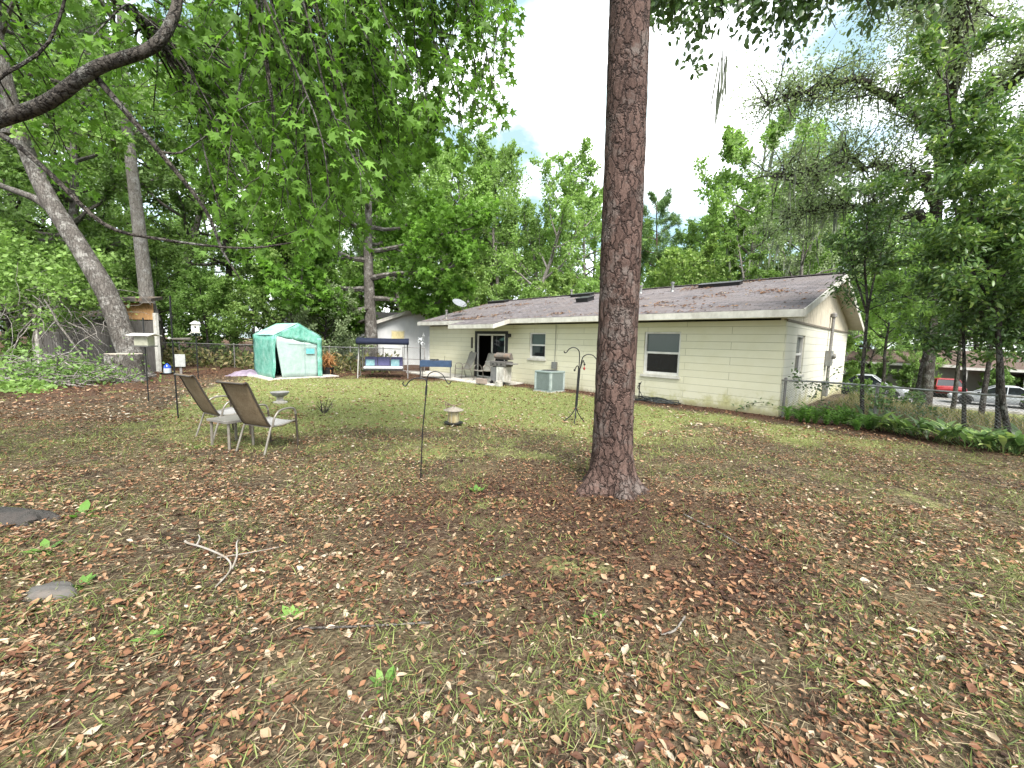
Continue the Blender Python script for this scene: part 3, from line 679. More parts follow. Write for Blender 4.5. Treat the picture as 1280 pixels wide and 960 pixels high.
# side table
t_ = empty('side_table', at(-4.30,6.12), R_(-24), 'small square metal side table between the two brown chairs', 'table')
m = MB(); m.box(-.23,.23,-.20,.20,.415,.43); m.box(-.25,.25,-.22,-.2,.395,.435); m.box(-.25,.25,.2,.22,.395,.435); m.box(-.25,-.23,-.2,.2,.395,.435); m.box(.23,.25,-.2,.2,.395,.435); m.build('tabletop', simple('frosted_tabletop',(.17,.16,.145),.35), t_, bevel=.004)
for sx in (-1,1):
    for sy in (-1,1):
        m = MB(); m.tube([(sx*.21,sy*.18,-.01),(sx*.205,sy*.175,.40)], .02, 8); m.build('leg', FRAME, t_, True)

# ------------------------------------------------------------------ greenhouse tent
TARP = NT('green_tarp'); _p = TARP.pos('Object'); _n = TARP.noise(_p, 3.5, 6, .7); _n2 = TARP.noise(TARP.mapv(_p,(1,1,.4)), 6, 4, .7)
TARP.done(TARP.pr(TARP.ramp(_n, [(.32,(.07,.25,.19)),(.5,(.13,.35,.28)),(.72,(.28,.47,.41))]), .5, 0, TARP.bump(_n2, .9, .08), .4)); TARP = TARP.m
TARPR = NT('pale_roof_tarp'); _p = TARPR.pos('Object'); _n = TARPR.noise(_p, 3, 6, .7)
TARPR.done(TARPR.pr(TARPR.ramp(_n, [(.35,(.17,.43,.33)),(.7,(.40,.60,.52))]), .5, 0, TARPR.bump(_n,.6,.05), .4)); TARPR = TARPR.m  # paler green cloth used on the roof slopes
CLEAR = NT('milky_plastic'); _p = CLEAR.pos('Object'); _n = CLEAR.noise(_p, 4, 6, .7); _n3 = CLEAR.noise(CLEAR.mapv(_p,(1,1,.3)), 9, 4, .7)
CLEAR.done(CLEAR.pr(CLEAR.ramp(_n, [(.3,(.24,.32,.31)),(.55,(.32,.41,.39)),(.75,(.42,.49,.475))]), .3, 0, CLEAR.bump(_n3,.5,.03), .5)); CLEAR = CLEAR.m
gh = empty('greenhouse_tent', at(-8.62,16.29), R_(50), 'green and milky plastic greenhouse tent with a half rolled door', 'greenhouse')
# local: x along the front (-.98..0.98), y to the back, front face at y=0... origin at the middle of the front edge
gw, gd, ge, gp = .90, 2.2, 1.70, 2.2
def bulge(u, v, a): return a*math.sin(PI*u)*math.sin(PI*v)
m = MB(); m.grid(lambda u,v: (-gw-bulge(u,v,.03)-.02*math.sin(v*9+u*5), gd*u, ge*v), 10, 8); m.grid(lambda u,v: (gw+bulge(u,v,.04), gd*u, ge*v), 10, 8)
m.grid(lambda u,v: (-gw+2*gw*u, gd, (ge+(gp-ge)*(1-abs(2*u-1)))*v), 8, 6); m.build('side_cover', TARP, gh, True, solid=.008)
m = MB(); m.grid(lambda u,v: ((-gw-.02)*(1-u), -.03+(gd+.05)*v, ge+(gp-ge)*u+.01-.04*math.sin(PI*u)*abs(math.sin(2*PI*v))), 8, 12); m.grid(lambda u,v: ((gw+.02)*(1-u), -.03+(gd+.05)*v, ge+(gp-ge)*u+.01-.04*math.sin(PI*u)*abs(math.sin(2*PI*v))), 8, 12); m.build('roof_cover', TARPR, gh, True, solid=.008)
# front: gable flap, left curtain pulled aside, milky door, right band
m = MB(); m.grid(lambda u,v: (-gw+2*gw*u, -.012+.01*math.sin(u*20), (ge-.03-(.36*max(0,u-.12)**.8))*(1-v)+(ge+(gp-ge)*(1-abs(2*u-1))-.0)*v), 16, 5); m.build('gable_flap', TARP, gh, True, solid=.008)
m = MB(); m.grid(lambda u,v: ((-gw-.03)+(.04+.07*v+.03*math.sin(v*7))*u-.10*(1-v)**2, -.02-.03*math.sin(u*9)*(.4+v*.3)-.12*(1-v)**2, .04+(ge-.02)*v), 10, 10); m.build('door_curtain', TARP, gh, True, solid=.006)
m = MB(); m.grid(lambda u,v: (gw-.17+.19*u, -.03-.025*math.sin(PI*u)-.012*math.sin(v*22), .03+(ge-.1)*v), 4, 20); m.build('corner_band', TARP, gh, True, solid=.008)
m = MB(); m.grid(lambda u,v: (-.86+.22*(1-v)+(1.62-.22*(1-v))*u, -.004-.02*math.sin(u*6)*math.sin(PI*v), .05+(1.63-.26*u)*v), 12, 8); dr = m.build('door_panel', CLEAR, gh, True, solid=.006)
m = MB(); m.box(.28,.62,-.035,-.028,.98,1.2); m.build('mesh_window', simple('aqua_mesh',(.12,.38,.40),.5), dr)
m = MB(); m.tube([(.22,-.034,.05),(.22,-.034,1.5)],.006); m.tube([(.22,-.034,1.25),(.80,-.034,1.25)],.006); m.tube([(.30,-.036,.98),(.62,-.036,.98)],.008); m.tube([(.62,-.036,.98),(.62,-.036,1.2)],.006); m.tube([(-.4,-.03,1.38),(.8,-.03,1.38)],.006); m.build('seam', simple('grey_seam',(.22,.33,.31)), dr)
m = MB()
for x,y in ((-gw,0),(gw,0),(-gw,gd),(gw,gd),(-.46,.0)): m.tube([(x,y+.02,.0),(x,y+.02,ge)],.016,8)
for y in (0,gd): m.tube([(-gw,y+.02,ge),(0,y+.02,gp-.01),(gw,y+.02,ge)],.016,8)
m.build('frame', BLACK, gh, True)
gp_ = empty('nursery_pot', at(-9.22,16.47,.05), 0, 'black nursery pot seen in the gap of the greenhouse door', 'pot')
m = MB(); m.lathe([(.12,.03),(.17,.29),(.18,.29),(.18,.33),(.165,.33),(.155,.28)], (0,0,0), 16); m.build('pot', BLACK, gp_, True); m = MB(); m.lathe([(.156,.285),(.001,.3)],(0,0,0),16); m.build('soil', simple('potting_soil',(.04,.025,.018),.95), gp_)
m = MB(); m.box(-1.25,1.55,-.22,2.5,-.1,.045); gs = m.build('greenhouse_slab', simple('pale_concrete',(.50,.48,.43),.9,0,.2,5,.3,.005,(.3,.27,.22)), None, bevel=.01); gs.location = gh.location; gs.rotation_euler = (0,0,R_(50)); tag(gs, 'pale concrete slab under the greenhouse tent', 'slab')
# crumpled tarpaulin beside it
tm = MB(); _r = random.Random(2)
def crump(u, v):
    x = (u-.5)*1.5; y = (v-.5)*1.0; r = math.hypot(x/.75, y/.5)
    h = .22*max(0,1-r**2.2)*(1+.35*mn.noise(Vector((x*4,y*4,3)))) + .03*mn.noise(Vector((x*9,y*9,1)))
    return (x,y,max(h,-.02)+.01)
tm.grid(crump, 22, 16); TP = simple('mauve_tarpaulin',(.24,.19,.25),.45,0,.35,5,.5,.02,(.10,.08,.11)); tp = tm.build('tarpaulin', TP, None, True, solid=.006); tp.location = at(-11.15,17.0); tp.rotation_euler = (0,0,.3); tag(tp, 'pale purple tarpaulin crumpled beside the greenhouse tent', 'tarpaulin')
# potted dead plant right of the greenhouse
pp = empty('potted_plant', at(-8.22,17.95), 0, 'black pot with a withered orange plant right of the greenhouse', 'plant')
m = MB(); m.lathe([(.20,0),(.26,.30),(.28,.30),(.28,.35),(.25,.35),(.24,.29),(.001,.29)], (0,0,0), 18); m.build('pot', BLACK, pp, True)
rng = np.random.default_rng(8); n = 220; P = np.stack([rng.normal(size=n)*.10, rng.normal(size=n)*.10, .3+rng.random(n)*.55],1); Yd = rdir(rng,n,.3); Yd[:,2] += rng.choice([.8,-.6],n)
V,F,i = scatter(T_blade(.05,.5), P, Yd, rdir(rng,n), .18+.25*rng.random(n), rng)
DEADL = leafmat('withered_leaf', [(0,(.16,.07,.03)),(.5,(.42,.19,.07)),(1,(.58,.36,.17))], .2, .7, 1., .2, 0.)
arr_mesh('foliage', V, F, DEADL, pp, {'tint': rng.random(n)[i]})

# ------------------------------------------------------------------ porch swing
NAVY = weave('navy_canopy_cloth', (.007,.009,.022), (.014,.018,.038)); PERI = weave('periwinkle_cushion', (.085,.085,.18), (.14,.135,.26), 60); PALEB = weave('aqua_pillow_cloth', (.11,.24,.28), (.24,.36,.37), 30)
sw = empty('garden_swing', at(-5.60,17.55), R_(14), 'navy canopied garden swing with three purple blue cushions', 'swing')
SWF = simple('swing_frame',(.16,.15,.145),.5,.4)
for s in (-1,1):
    m = MB(); m.tube([(s*1.02,-.45,-.02),(s*1.0,-.05,1.5)],.024,8); m.tube([(s*1.02,.65,-.02),(s*1.0,.05,1.5)],.024,8); m.tube([(s*1.02,-.45,.06),(s*1.02,.65,.06)],.02,8); m.build('side_frame', simple('swing_grey',(.30,.29,.27),.5,.4) if s<0 else SWF, sw, True)
m = MB(); m.tube([(-1.02,0,1.5),(1.02,0,1.5)],.025,8); m.build('top_rail', SWF, sw, True)
m = MB(); m.grid(lambda u,v: (-1.06+2.12*u, -.55+1.15*v, 1.62+.10*math.sin(PI*v)-.02*math.sin(PI*u)), 10, 8); m.grid(lambda u,v: (-1.06+2.12*u, -.555-.01*math.sin(u*30), 1.45+.17*v), 20, 2); m.grid(lambda u,v: (-1.06+2.12*u, .60, 1.47+.15*v), 10, 2)
for s in (-1,1): m.grid(lambda u,v,s=s: (s*1.06, -.55+1.15*u, (1.46)+(.16+.10*math.sin(PI*u))*v), 8, 2)
m.build('canopy', NAVY, sw, True, solid=.01)
m = MB(); m.box(-.82,.82,-.28,.25,.33,.40); m.build('bench', simple('black_bench',(.02,.02,.022),.5), sw, bevel=.01)
m = MB(); m.box(-.80,.80,-.30,.22,.405,.50); m.build('seat_cushion', weave('cream_cushion',(.46,.45,.48),(.62,.61,.63),50), sw, bevel=.03)
for i in range(3):
    x0 = -.80+i*.535; m = MB(); M = Matrix.Translation((x0+.265,.26,.70)) @ Euler((R_(-12),0,0)).to_matrix().to_4x4(); m.box(-.262,.262,-.05,.05,-.2,.2,M); m.build('back_cushion', PERI, sw, bevel=.035)
m = MB()
for s in (-1,1): m.tube([(s*.84,-.26,.36),(s*.88,-.02,1.5)],.012,6); m.tube([(s*.84,.24,.40),(s*.88,.02,1.5)],.012,6)
m.build('hanger', SWF, sw)
for x,l,rz in ((-.56,'pale aqua pillow lying at the shaded end of the swing seat',.3),(.48,'patterned aqua pillow propped upright on the swing seat',-.1)):
    m = MB(); m.grid(lambda u,v: ((u-.5)*.36, -.06*math.sin(PI*u)*math.sin(PI*v)-.01, (v-.5)*.30), 8, 8); m.grid(lambda u,v: ((u-.5)*.36, .06*math.sin(PI*u)*math.sin(PI*v)-.01, (v-.5)*.30), 8, 8)
    o = m.build('throw_pillow', PALEB, None, True); c_,s_ = math.cos(R_(14)), math.sin(R_(14)); lx,ly,lz = x,.07,.645
    o.location = (sw.location.x+lx*c_-ly*s_, sw.location.y+lx*s_+ly*c_, sw.location.z+lz); o.rotation_euler = (R_(-18 if x>0 else -32),0,R_(14)+rz*.3); tag(o, l, 'pillow', 'pillows on the swing')

# ------------------------------------------------------------------ raised planter, whirligig, grill, block
rp_ = empty('raised_planter', at(-3.28,17.35), R_(6), 'navy blue raised planter trough on legs beside the patio', 'planter')
m = MB(); m.box(-.64,.64,-.27,.27,.56,.60)
for a_ in ((-.66,.66,-.30,-.27),(-.66,.66,.27,.30),(-.66,-.64,-.27,.27),(.64,.66,-.27,.27)): m.box(*a_,.54,.80)
m.build('trough', simple('navy_plastic',(.025,.05,.10),.5), rp_, bevel=.006)
for sx in (-1,1):
    for sy in (-1,1): m = MB(); m.tube([(sx*.61,sy*.25,-.02),(sx*.61,sy*.25,.56)],.016,6); m.build('leg', GREYPOST, rp_)
m = MB()
for x in (-.2,-.08,.05,.42): m.lathe([(.05,.60),(.06,.86 if x<0.1 else .8),(.05,.86 if x<.1 else .8)],(x,0,0),10)
m.tube([(-.45,0,.6),(-.47,0,.92)],.008); m.tube([(.35,.05,.6),(.36,.05,1.0)],.008); m.build('garden_pots', simple('dark_pot',(.05,.055,.06)), rp_)
wh = empty('wind_spinner', at(-4.10,17.95), 0, 'metal flower wind spinner on a tall dark pole by the swing', 'spinner')
m = MB(); m.tube([(0,0,-.1),(0,0,1.45)],.028,8); m.build('pole', BLACK, wh)
m = MB(); _r = random.Random(5)
for k in range(14):
    a = k*2*PI/7; z = 1.5+.18*(k//7)+_r.uniform(-.05,.05); r = .20-.05*(k//7)
    m.tube([(0,0,1.45+.15*(k//7)),(r*.6*math.cos(a),r*.6*math.sin(a),z+.05),(r*math.cos(a),r*math.sin(a),z-.03)],[.008,.02,.008],5)
m.tube([(0,0,1.4),(.05,0,1.7),(.16,0,2.0)],.01); m.tube([(.1,0,1.85),(.18,.03,1.9),(.16,0,1.78)],.012); m.build('spinner', simple('pale_tin',(.45,.46,.46),.4,.5), wh)
gi = empty('gas_grill', at(*hp(-9.05,-1.12)[:2],.03), R_(HZ)+R_(10), 'grey gas grill with an open lid on a white cart by the door', 'grill')
m = MB(); m.box(-.05,.33,-.24,.24,.12,.70); m.build('cabinet', simple('pale_cabinet',(.52,.51,.47),.5,0,.12,6,.1,.003,(.2,.18,.15)), gi, bevel=.01)
m = MB(); m.box(-.34,-.06,-.23,.23,.14,.68); m.build('gas_cabinet', simple('grey_cabinet',(.12,.12,.118),.6), gi, bevel=.01)
m = MB(); m.box(-.38,.38,-.26,.26,.705,.90); m.build('firebox', simple('dark_firebox',(.09,.085,.08),.55), gi, bevel=.02)
m = MB(); m.box(-.64,-.39,-.22,.22,.84,.875); m.box(.39,.66,-.22,.22,.80,.835); m.build('side_shelf', simple('shelf_grey',(.16,.155,.15),.5), gi, bevel=.006)
m = MB(); M = Matrix.Translation((0,.22,.92)) @ Euler((R_(28),0,0)).to_matrix().to_4x4()
pr_ = [(.0,.0),(.10,.04),(.20,.12),(.24,.24),(.20,.30),(0,.30)]
m.prism([tuple(M @ Vector((-.37,-q+.1,z))) for q,z in pr_], [tuple(M @ Vector((.37,-q+.1,z))) for q,z in pr_]); m.build('lid', simple('rusty_lid',(.13,.115,.10),.6,0,.4,6,.2,.004,(.22,.13,.08)), gi, bevel=.01)
for x in (-.2,0,.2): m = MB(); m.lathe([(.028,0),(.025,.03),(.0,.03)],(0,0,0),10,Matrix.Translation((x,-.261,.80))@Euler((PI/2,0,0)).to_matrix().to_4x4()); m.build('knob', BLACK, gi)
for x in (-.30,.30): m = MB(); m.lathe([(.07,-.02),(.09,-.01),(.09,.01),(.07,.02)],(0,0,0),14,Matrix.Translation((x,-.2,.06))@Euler((0,PI/2,0)).to_matrix().to_4x4()); m.build('wheel', BLACK, gi)
cb = MB(); cb.box(-.2,.2,-.1,.1,0,.19); o = cb.build('concrete_block', simple('block_brown',(.25,.20,.17),.95,0,.25,9,.4,.005), None, bevel=.008); o.location = at(*hp(-9.35,-1.85)[:2],.055); o.rotation_euler=(0,0,R_(HZ)+.25); tag(o,'brown grey concrete block lying in front of the grill','block')
cb = MB(); cb.box(-.12,.12,-.1,.1,0,.17); cb.box(-.02,.02,-.14,.14,.17,.22); o = cb.build('paver', simple('paver_pale',(.40,.38,.34),.95), None, bevel=.01); o.location = at(*hp(-8.75,-1.5)[:2],.0); o.rotation_euler=(0,0,R_(HZ)); tag(o,'pale paver piled at the patio end beside the grill','paver')

# ------------------------------------------------------------------ shepherd hooks, feeders
hk = empty('shepherd_hook', at(-1.09,4.76), 0, 'thin black double shepherd hook standing alone in the near lawn', 'hook')
m = MB(); m.tube([(0,0,-.2),(.03,0,.6),(.082,0,1.16)],.0075,8); m.build('pole', BLACK, hk, True)
k = 4.76/505
def hkp(u, v): return ((u-524.7)*k+.0, 0, (600-v)*k*1.0)
m = MB(); m.tube(bez([hkp(533,480),hkp(532,470),hkp(526,470.2-2),hkp(518,468.5),hkp(511,472.5),hkp(506.5,478.5),hkp(503.2,476),hkp(504.2,472.6)],5),.007,8); m.build('hook', BLACK, hk, True)
m = MB(); m.tube(bez([hkp(533.3,480),hkp(533.8,468),hkp(537,461.5),hkp(545,459.3),hkp(553,463),hkp(558,471.5),hkp(561.5,474.5),hkp(564,470.5)],5),.006,8); m.build('hook', BLACK, hk, True)
m = MB(); m.tube([hkp(533,477),hkp(532,489)],.013,8); m.build('coil', BLACK, hk)
hs = empty('plant_hanger_stand', at(1.41,8.76), 0, 'tall black plant hanger stand with splayed feet left of the pine', 'plant stand')
k2 = 8.76/505
def hsp(x, y, dy=0): return ((x-180)/8*k2, dy, (880-y)/8*k2)     # drawn on an eight times enlargement
m = MB()
for dx,dy in ((-5,-.02),(6,-.012),(-3,.02),(8,.015)): m.tube([hsp(183+dx,725,dy),hsp(198+dx,335,dy)],.016,8)
m.build('stem', BLACK, hs, True)
for ex,ey,dy in ((45,868,-.12),(148,885,-.30),(208,868,.28),(278,882,.05)):
    m = MB(); m.tube(bez([hsp(183,720),hsp(182+(ex-182)*.2,780,dy*.2),hsp(182+(ex-182)*.6,840,dy*.65),hsp(ex,ey,dy)],5),.011,8); m.build('foot', BLACK, hs, True)
for pts in ([(196,335),(196,200),(178,150),(132,130),(90,148),(66,180),(46,185),(42,168)], [(208,335),(222,250),(240,215),(280,196),(330,205),(365,240),(385,262),(400,245)]):
    m = MB(); m.tube(bez([hsp(*q) for q in pts],5),.011,8); m.build('arm', BLACK, hs, True)
for pts in ([(192,335),(180,312),(165,330),(153,356)], [(212,335),(232,258),(245,280),(250,296)]):
    m = MB(); m.tube(bez([hsp(*q) for q in pts],5),.010,8); q = Vector(hsp(*pts[-1])); m.lathe([(.0,-.03),(.022,-.015),(.022,.012),(.0,.02)],q,8); m.build('short_arm', BLACK, hs, True)
fl = MB(); q = hsp(249,338); fl.lathe([(.0,-.04),(.02,-.02),(.024,.01),(.008,.03),(.003,.09)],(0,0,0),10); o = fl.build('hummingbird_feeder', simple('red_plastic',(.25,.02,.02),.3), None, True); o.location = (hs.location.x+q[0], hs.location.y, hs.location.z+q[2]); tag(o, 'tiny red feeder hanging from the black stand', 'feeder')
lf = empty('lantern_feeder', at(-1.16,8.02), .3, 'tan cylinder bird feeder lantern standing on the lawn', 'feeder')
m = MB(); m.lathe([(.15,.035),(.19,.05),(.19,.065),(.12,.07),(.001,.07)],(0,0,0),20)
for a in (.5,2.6,4.7): m.tube([(.1*math.cos(a),.1*math.sin(a),.04),(.2*math.cos(a),.2*math.sin(a),-.01)],.012,6)
m.build('tray', BLACK, lf, True)
AMB = NT('amber_plastic'); AMB.done(AMB.pr(AMB.ramp(AMB.noise(AMB.mapv(AMB.pos('Object'),(1,1,.2)),12,4,.6),[(.35,(.28,.22,.11)),(.7,(.52,.45,.27))]), .25, 0, None, .5)); AMB = AMB.m
m = MB(); m.lathe([(.10,.071),(.105,.10),(.105,.29),(.10,.31)],(0,0,0),20); m.build('seed_tube', AMB, lf, True)
m = MB()
for a in np.linspace(0,2*PI,7)[:-1]: m.tube([(.108*math.cos(a),.108*math.sin(a),.07),(.108*math.cos(a),.108*math.sin(a),.31)],.004,4)
m.build('wire_guard', simple('pale_wire',(.4,.38,.33)), lf)
m = MB(); m.lathe([(.20,.305),(.205,.315),(.09,.36),(.03,.385),(.0,.39)],(0,0,0),20); m.build('lid', simple('tan_lid',(.27,.235,.19),.6,0,.3,14), lf, True)
m = MB(); m.tube(bez([(-.12,0,.34),(-.17,.02,.42),(-.16,.02,.48),(-.22,.02,.49)],4),.008); m.tube([(-.17,.02,.43),(.02,.03,.40),(.2,.05,.43)],[.014,.012,.005]); m.tube([(-.15,.02,.47),(-.05,-.04,.42),(.02,-.05,.39)],.009); m.tube([(.05,0,.41),(.16,-.02,.46)],.006); m.build('handle', simple('rusty_wire',(.17,.12,.08)), lf)
bb = empty('bird_bath', at(-5.95,10.27), 0, 'low grey bird bath bowl on a short pedestal in the lawn', 'bird bath')
m = MB(); m.lathe([(.17,-.01),(.17,.03),(.10,.05),(.07,.10),(.09,.155)],(0,0,0),20); m.build('pedestal', CONC, bb, True)
m = MB(); m.lathe([(.06,.155),(.16,.19),(.215,.26),(.22,.285),(.20,.285),(.14,.23),(.001,.215)],(0,0,0),24); m.build('bowl', simple('dark_concrete',(.24,.235,.225),.9,0,.3,9,.3,.004), bb, True)
fp = empty('tray_feeder_pole', at(-8.89,9.78), 0, 'black pole carrying a small roofed tray feeder in front of the stump', 'bird feeder')
m = MB(); m.tube([(0,0,-.2),(.0,0,2.05)],.014,8); m.build('pole', BLACK, fp)
m = MB(); m.box(-.2,.2,-.14,.14,1.36,1.385); m.build('tray', simple('tray_dark',(.10,.10,.09)), fp)
m = MB(); m.box(-.16,.16,-.10,.10,1.388,1.60); m.build('seed_box', simple('cloudy_plastic',(.33,.33,.25),.35), fp)
m = MB(); m.slab([(-.27,-.19,1.615),(.27,-.19,1.615),(.27,0,1.66),(-.27,0,1.66)],(0,0,.02)); m.slab([(-.27,0,1.66),(.27,0,1.66),(.27,.19,1.615),(-.27,.19,1.615)],(0,0,.02)); m.build('roof', WHITE, fp)
tp_ = empty('feeder_pole', at(-6.69,7.99), R_(0), 'tall thin black pole with a short side perch, left of the brown chairs', 'pole')
m = MB(); m.tube([(0,0,-.2),(-.02,0,1.2),(-.015,0,2.42)],.014,8); m.build('pole', BLACK, tp_)
m = MB(); m.tube([(-.02,0,1.58),(.33,.02,1.585)],[.02,.03],8); m.build('perch', simple('grey_branch',(.16,.14,.12),.9), tp_); m = MB(); m.lathe([(0,-.035),(.035,0),(0,.035)],(-.08,0,1.59),12); m.tube([(-.02,0,1.59),(-.06,0,1.59)],.006); m.build('ball', WHITE, tp_, True)
bh = empty('birdhouse_pole', at(-11.95,15.3), R_(35), 'white birdhouse on a dark pole behind the brown chairs', 'birdhouse')
m = MB(); m.tube([(0,0,-.1),(0,0,1.72)],.02,8); m.build('pole', BLACK, bh)
m = MB(); m.box(-.12,.12,-.12,.12,1.78,2.06); hb = m.build('box', WHITE, bh, bevel=.005)
m = MB(); m.lathe([(.035,0),(.035,.004),(0,.004)],(0,0,0),12,Matrix.Translation((0,-.1215,1.95))@Euler((PI/2,0,0)).to_matrix().to_4x4()); m.build('entrance_hole', BLACK, hb)
m = MB(); m.prism([(-.17,-.17,2.065),(.17,-.17,2.065),(.17,.17,2.065),(-.17,.17,2.065)],[(-.03,-.03,2.18),(.03,-.03,2.18),(.03,.03,2.18),(-.03,.03,2.18)]); m.build('roof', WHITE, bh)
m = MB(); m.box(-.15,.15,-.16,.15,1.73,1.775); m.tube([(-.12,-.1,1.72),(-.24,-.14,1.66)],.02); m.build('platform', simple('grey_platform',(.35,.34,.31)), bh)
ub = empty('utility_box', at(-13.95,16.95), R_(30), 'grey utility box on a post at the back fence', 'utility box')
m = MB(); m.box(-.16,.16,-.08,.08,.32,.80); m.box(-.17,.17,-.095,-.08,.30,.82); m.build('box', simple('box_grey',(.33,.34,.33),.5), ub, bevel=.008); m = MB(); m.box(-.04,.04,-.04,.04,-.1,.3); m.build('post', GREYPOST, ub)
bf = empty('blue_feeder', at(-14.35,16.75), 0, 'blue and clear glass bird feeder on a dark tray near the stump', 'feeder')
m = MB(); m.lathe([(.24,.01),(.27,.06),(.25,.06),(.22,.03),(.001,.03)],(0,0,0),18); m.build('tray', BLACK, bf, True)
m = MB(); m.lathe([(.12,.035),(.135,.08),(.13,.25)],(0,0,0),14); m.build('jar', simple('milky_glass',(.45,.50,.55),.2), bf, True); m = MB(); m.lathe([(.132,.25),(.12,.34),(.05,.42),(.0,.46)],(0,0,0),14); m.build('dome', GLASSB, bf, True)

# ------------------------------------------------------------------ chain link fences
def chain_fence(name, A, B, h, posts, label, cell, wire, post_r=.03, base=0.0):
    A = Vector(A); B = Vector(B); L = (B-A).length; d = (B-A)/L
    f = empty(name, (A.x,A.y,0), math.atan2(d.y,d.x), label, 'fence')
    gz = lambda x: tz(A.x+d.x*x, A.y+d.y*x)
    m = MB(); m.tube([(x,0,gz(x)+h) for x in np.linspace(-.02,L,14)], .021, 8); m.build('top_rail', GREYMETAL, f, True)
    for p in posts:
        m = MB(); z = gz(p); m.tube([(p,.035,z-.2),(p,.035,z+h+.03)], post_r, 8); m.lathe([(post_r+.006,0),(post_r+.006,.02),(.0,.05)],(p,.035,z+h+.03),8); m.build('post', GREYPOST, f, True)
    m = MB(); n = int(L/cell); nz = max(2,int(h/cell)); r = wire/2
    for i in range(-nz, n):
        for sg in (1,-1):
            pts = []
            for j in range(nz+1):
                x = (i+j)*cell if sg > 0 else (i+nz-j)*cell
                if -.001 <= x <= L: pts.append((x, (.004 if (j+i)%2 else -.004)*sg, gz(x)+.03+(h-.04)*j/nz))
            if len(pts) > 1: m.tube(pts, r, 3, False)
    m.build('mesh', GREYMETAL, f)
    return f
fx = lambda t, s=0: (AX-DX*t+NX*s, AY-DY*t+NY*s, 0)
chain_fence('chain_link_fence', fx(.02,.06), fx(9.0,.06), .92, [.06,1.75,3.9,6.1,8.4], 'rusty chain link fence running from the house corner to the street side', .06, .0042)
chain_fence('chain_link_fence', (-20.5,21.3,0), (-5.6,20.3,0), 1.2, [.1,3.1,6.1,9.1,11.2,12.3,14.0], 'chain link fence along the back behind the greenhouse and swing', .085, .006)
gt = empty('chain_link_gate', (-5.5,20.25,0), R_(-2), 'chain link gate between the swing and the house', 'gate')
m = MB(); m.tube([(0,0,.1),(0,0,1.28),(1.1,0,1.28),(1.1,0,.1),(0,0,.1)],.024,8); m.tube([(0,0,.7),(1.1,0,.7)],.02,8); m.build('frame', GREYPOST, gt, True)
m = MB()
for i in range(-9,13):
    for sg in (1,-1):
        pts = [((i+j)*.1 if sg>0 else (i+12-j)*.1, .003*sg, .12+j*.095) for j in range(13)]; pts = [p for p in pts if 0<=p[0]<=1.1]
        if len(pts)>1: m.tube(pts,.003,3,False)
m.build('mesh', GREYMETAL, gt)

# ------------------------------------------------------------------ shed, neighbours
def boards(name, a, b, w=.14, vert=True):
    t = NT(name); p = t.pos('Object'); n = t.noise(t.mapv(p,(6,6,.5)), 4, 5, .7); n2 = t.noise(p, 1.5, 4, .6)
    return t.done(t.pr(t.ramp(t.math('MULTIPLY_ADD', n, .6, t.math('MULTIPLY', n2, .4)), [(.35,a),(.65,b)]), .9, 0, t.bump(n,.5,.01), .15))
GREYB = boards('weathered_grey_board',(.055,.05,.046),(.13,.122,.115)); PLY = boards('orange_plywood',(.25,.13,.055),(.40,.25,.12))
sd = empty('shed', at(-15.45,17.6,-.05), R_(171), 'weathered grey board shed with an orange plywood gable behind the leaning tree', 'shed')
# local x runs from the right corner to the left, y towards the viewer is negative?  built with y>0 = away from the yard side
m = MB(); r_ = random.Random(1); x = 0.1
while x < 6.4:
    wd = r_.uniform(.13,.17); m.box(x,x+wd-.012,-.02+r_.uniform(-.004,.004),.01,-.1,2.28+r_.uniform(-.03,.0)); x += wd
m.prism([(.1,-.025,-.1),(6.4,-.025,-.1),(7.6,-1.3,-.1),(1.3,-1.3,-.1)],[(.1,-.025,2.2),(6.4,-.025,2.2),(7.6,-1.3,2.2),(1.3,-1.3,2.2)]); m.build('wall', GREYB, sd)
for x in (0,6.45): m = MB(); m.box(x-.07,x+.07,-.06,.06,-.2,2.6 if x<1 else 2.35); m.build('corner_post', simple('pale_post',(.50,.49,.45),.8,0,.2,8,.2,.003,(.25,.22,.18)), sd)
m = MB()
for i in range(9): m.box(.1+i*.16,.1+i*.16+.15,-.015,.02,2.31,3.02)
m.build('plywood_gable', PLY, sd); m = MB(); m.prism([(.1,-.3,2.29),(1.56,-.3,2.29),(1.56,-.02,2.29),(.08,-.02,2.29)],[(.3,-.3,3.0),(1.56,-.3,3.0),(1.56,-.02,3.0),(.08,-.02,3.0)]); m.build('gable_back', GREYB, sd)
m = MB(); m.slab([(-.2,.3,3.05),(1.75,.3,3.06),(3.0,-1.4,3.3),(1.2,-1.4,3.3)],(0,0,.14)); m.slab([(1.7,.3,2.4),(6.8,.3,2.35),(7.9,-1.4,2.6),(2.9,-1.4,2.65)],(0,0,.1)); m.build('roof', simple('shed_roof',(.06,.055,.05),.95,0,.3,5,.4,.01,(.20,.12,.07)), sd)
WHW = simple('white_wall_paint',(.50,.51,.51),.7,0,.06,3,.1,.003,(.58,.58,.56))
nb_ = empty('white_outbuilding', (-5.7,27,-.2), R_(6), 'white gabled outbuilding with a boarded yellow window behind the swing', 'building')
m = MB(); w2=3.5; zl=2.8; zp=4.05
m.prism([(-w2,0,0),(w2,0,0),(w2,0,zl),(0,0,zp),(-w2,0,zl)],[(-w2,8,0),(w2,8,0),(w2,8,zl),(0,8,zp),(-w2,8,zl)]); m.build('wall', WHW, nb_)
m = MB()
for s in (-1,1): m.slab([(0,-.35,zp+.02),(s*(w2+.4),-.35,zl-.12),(s*(w2+.4),8.3,zl-.12),(0,8.3,zp+.02)],(0,0,.1))
m.build('roof', ROOF, nb_)
m = MB()
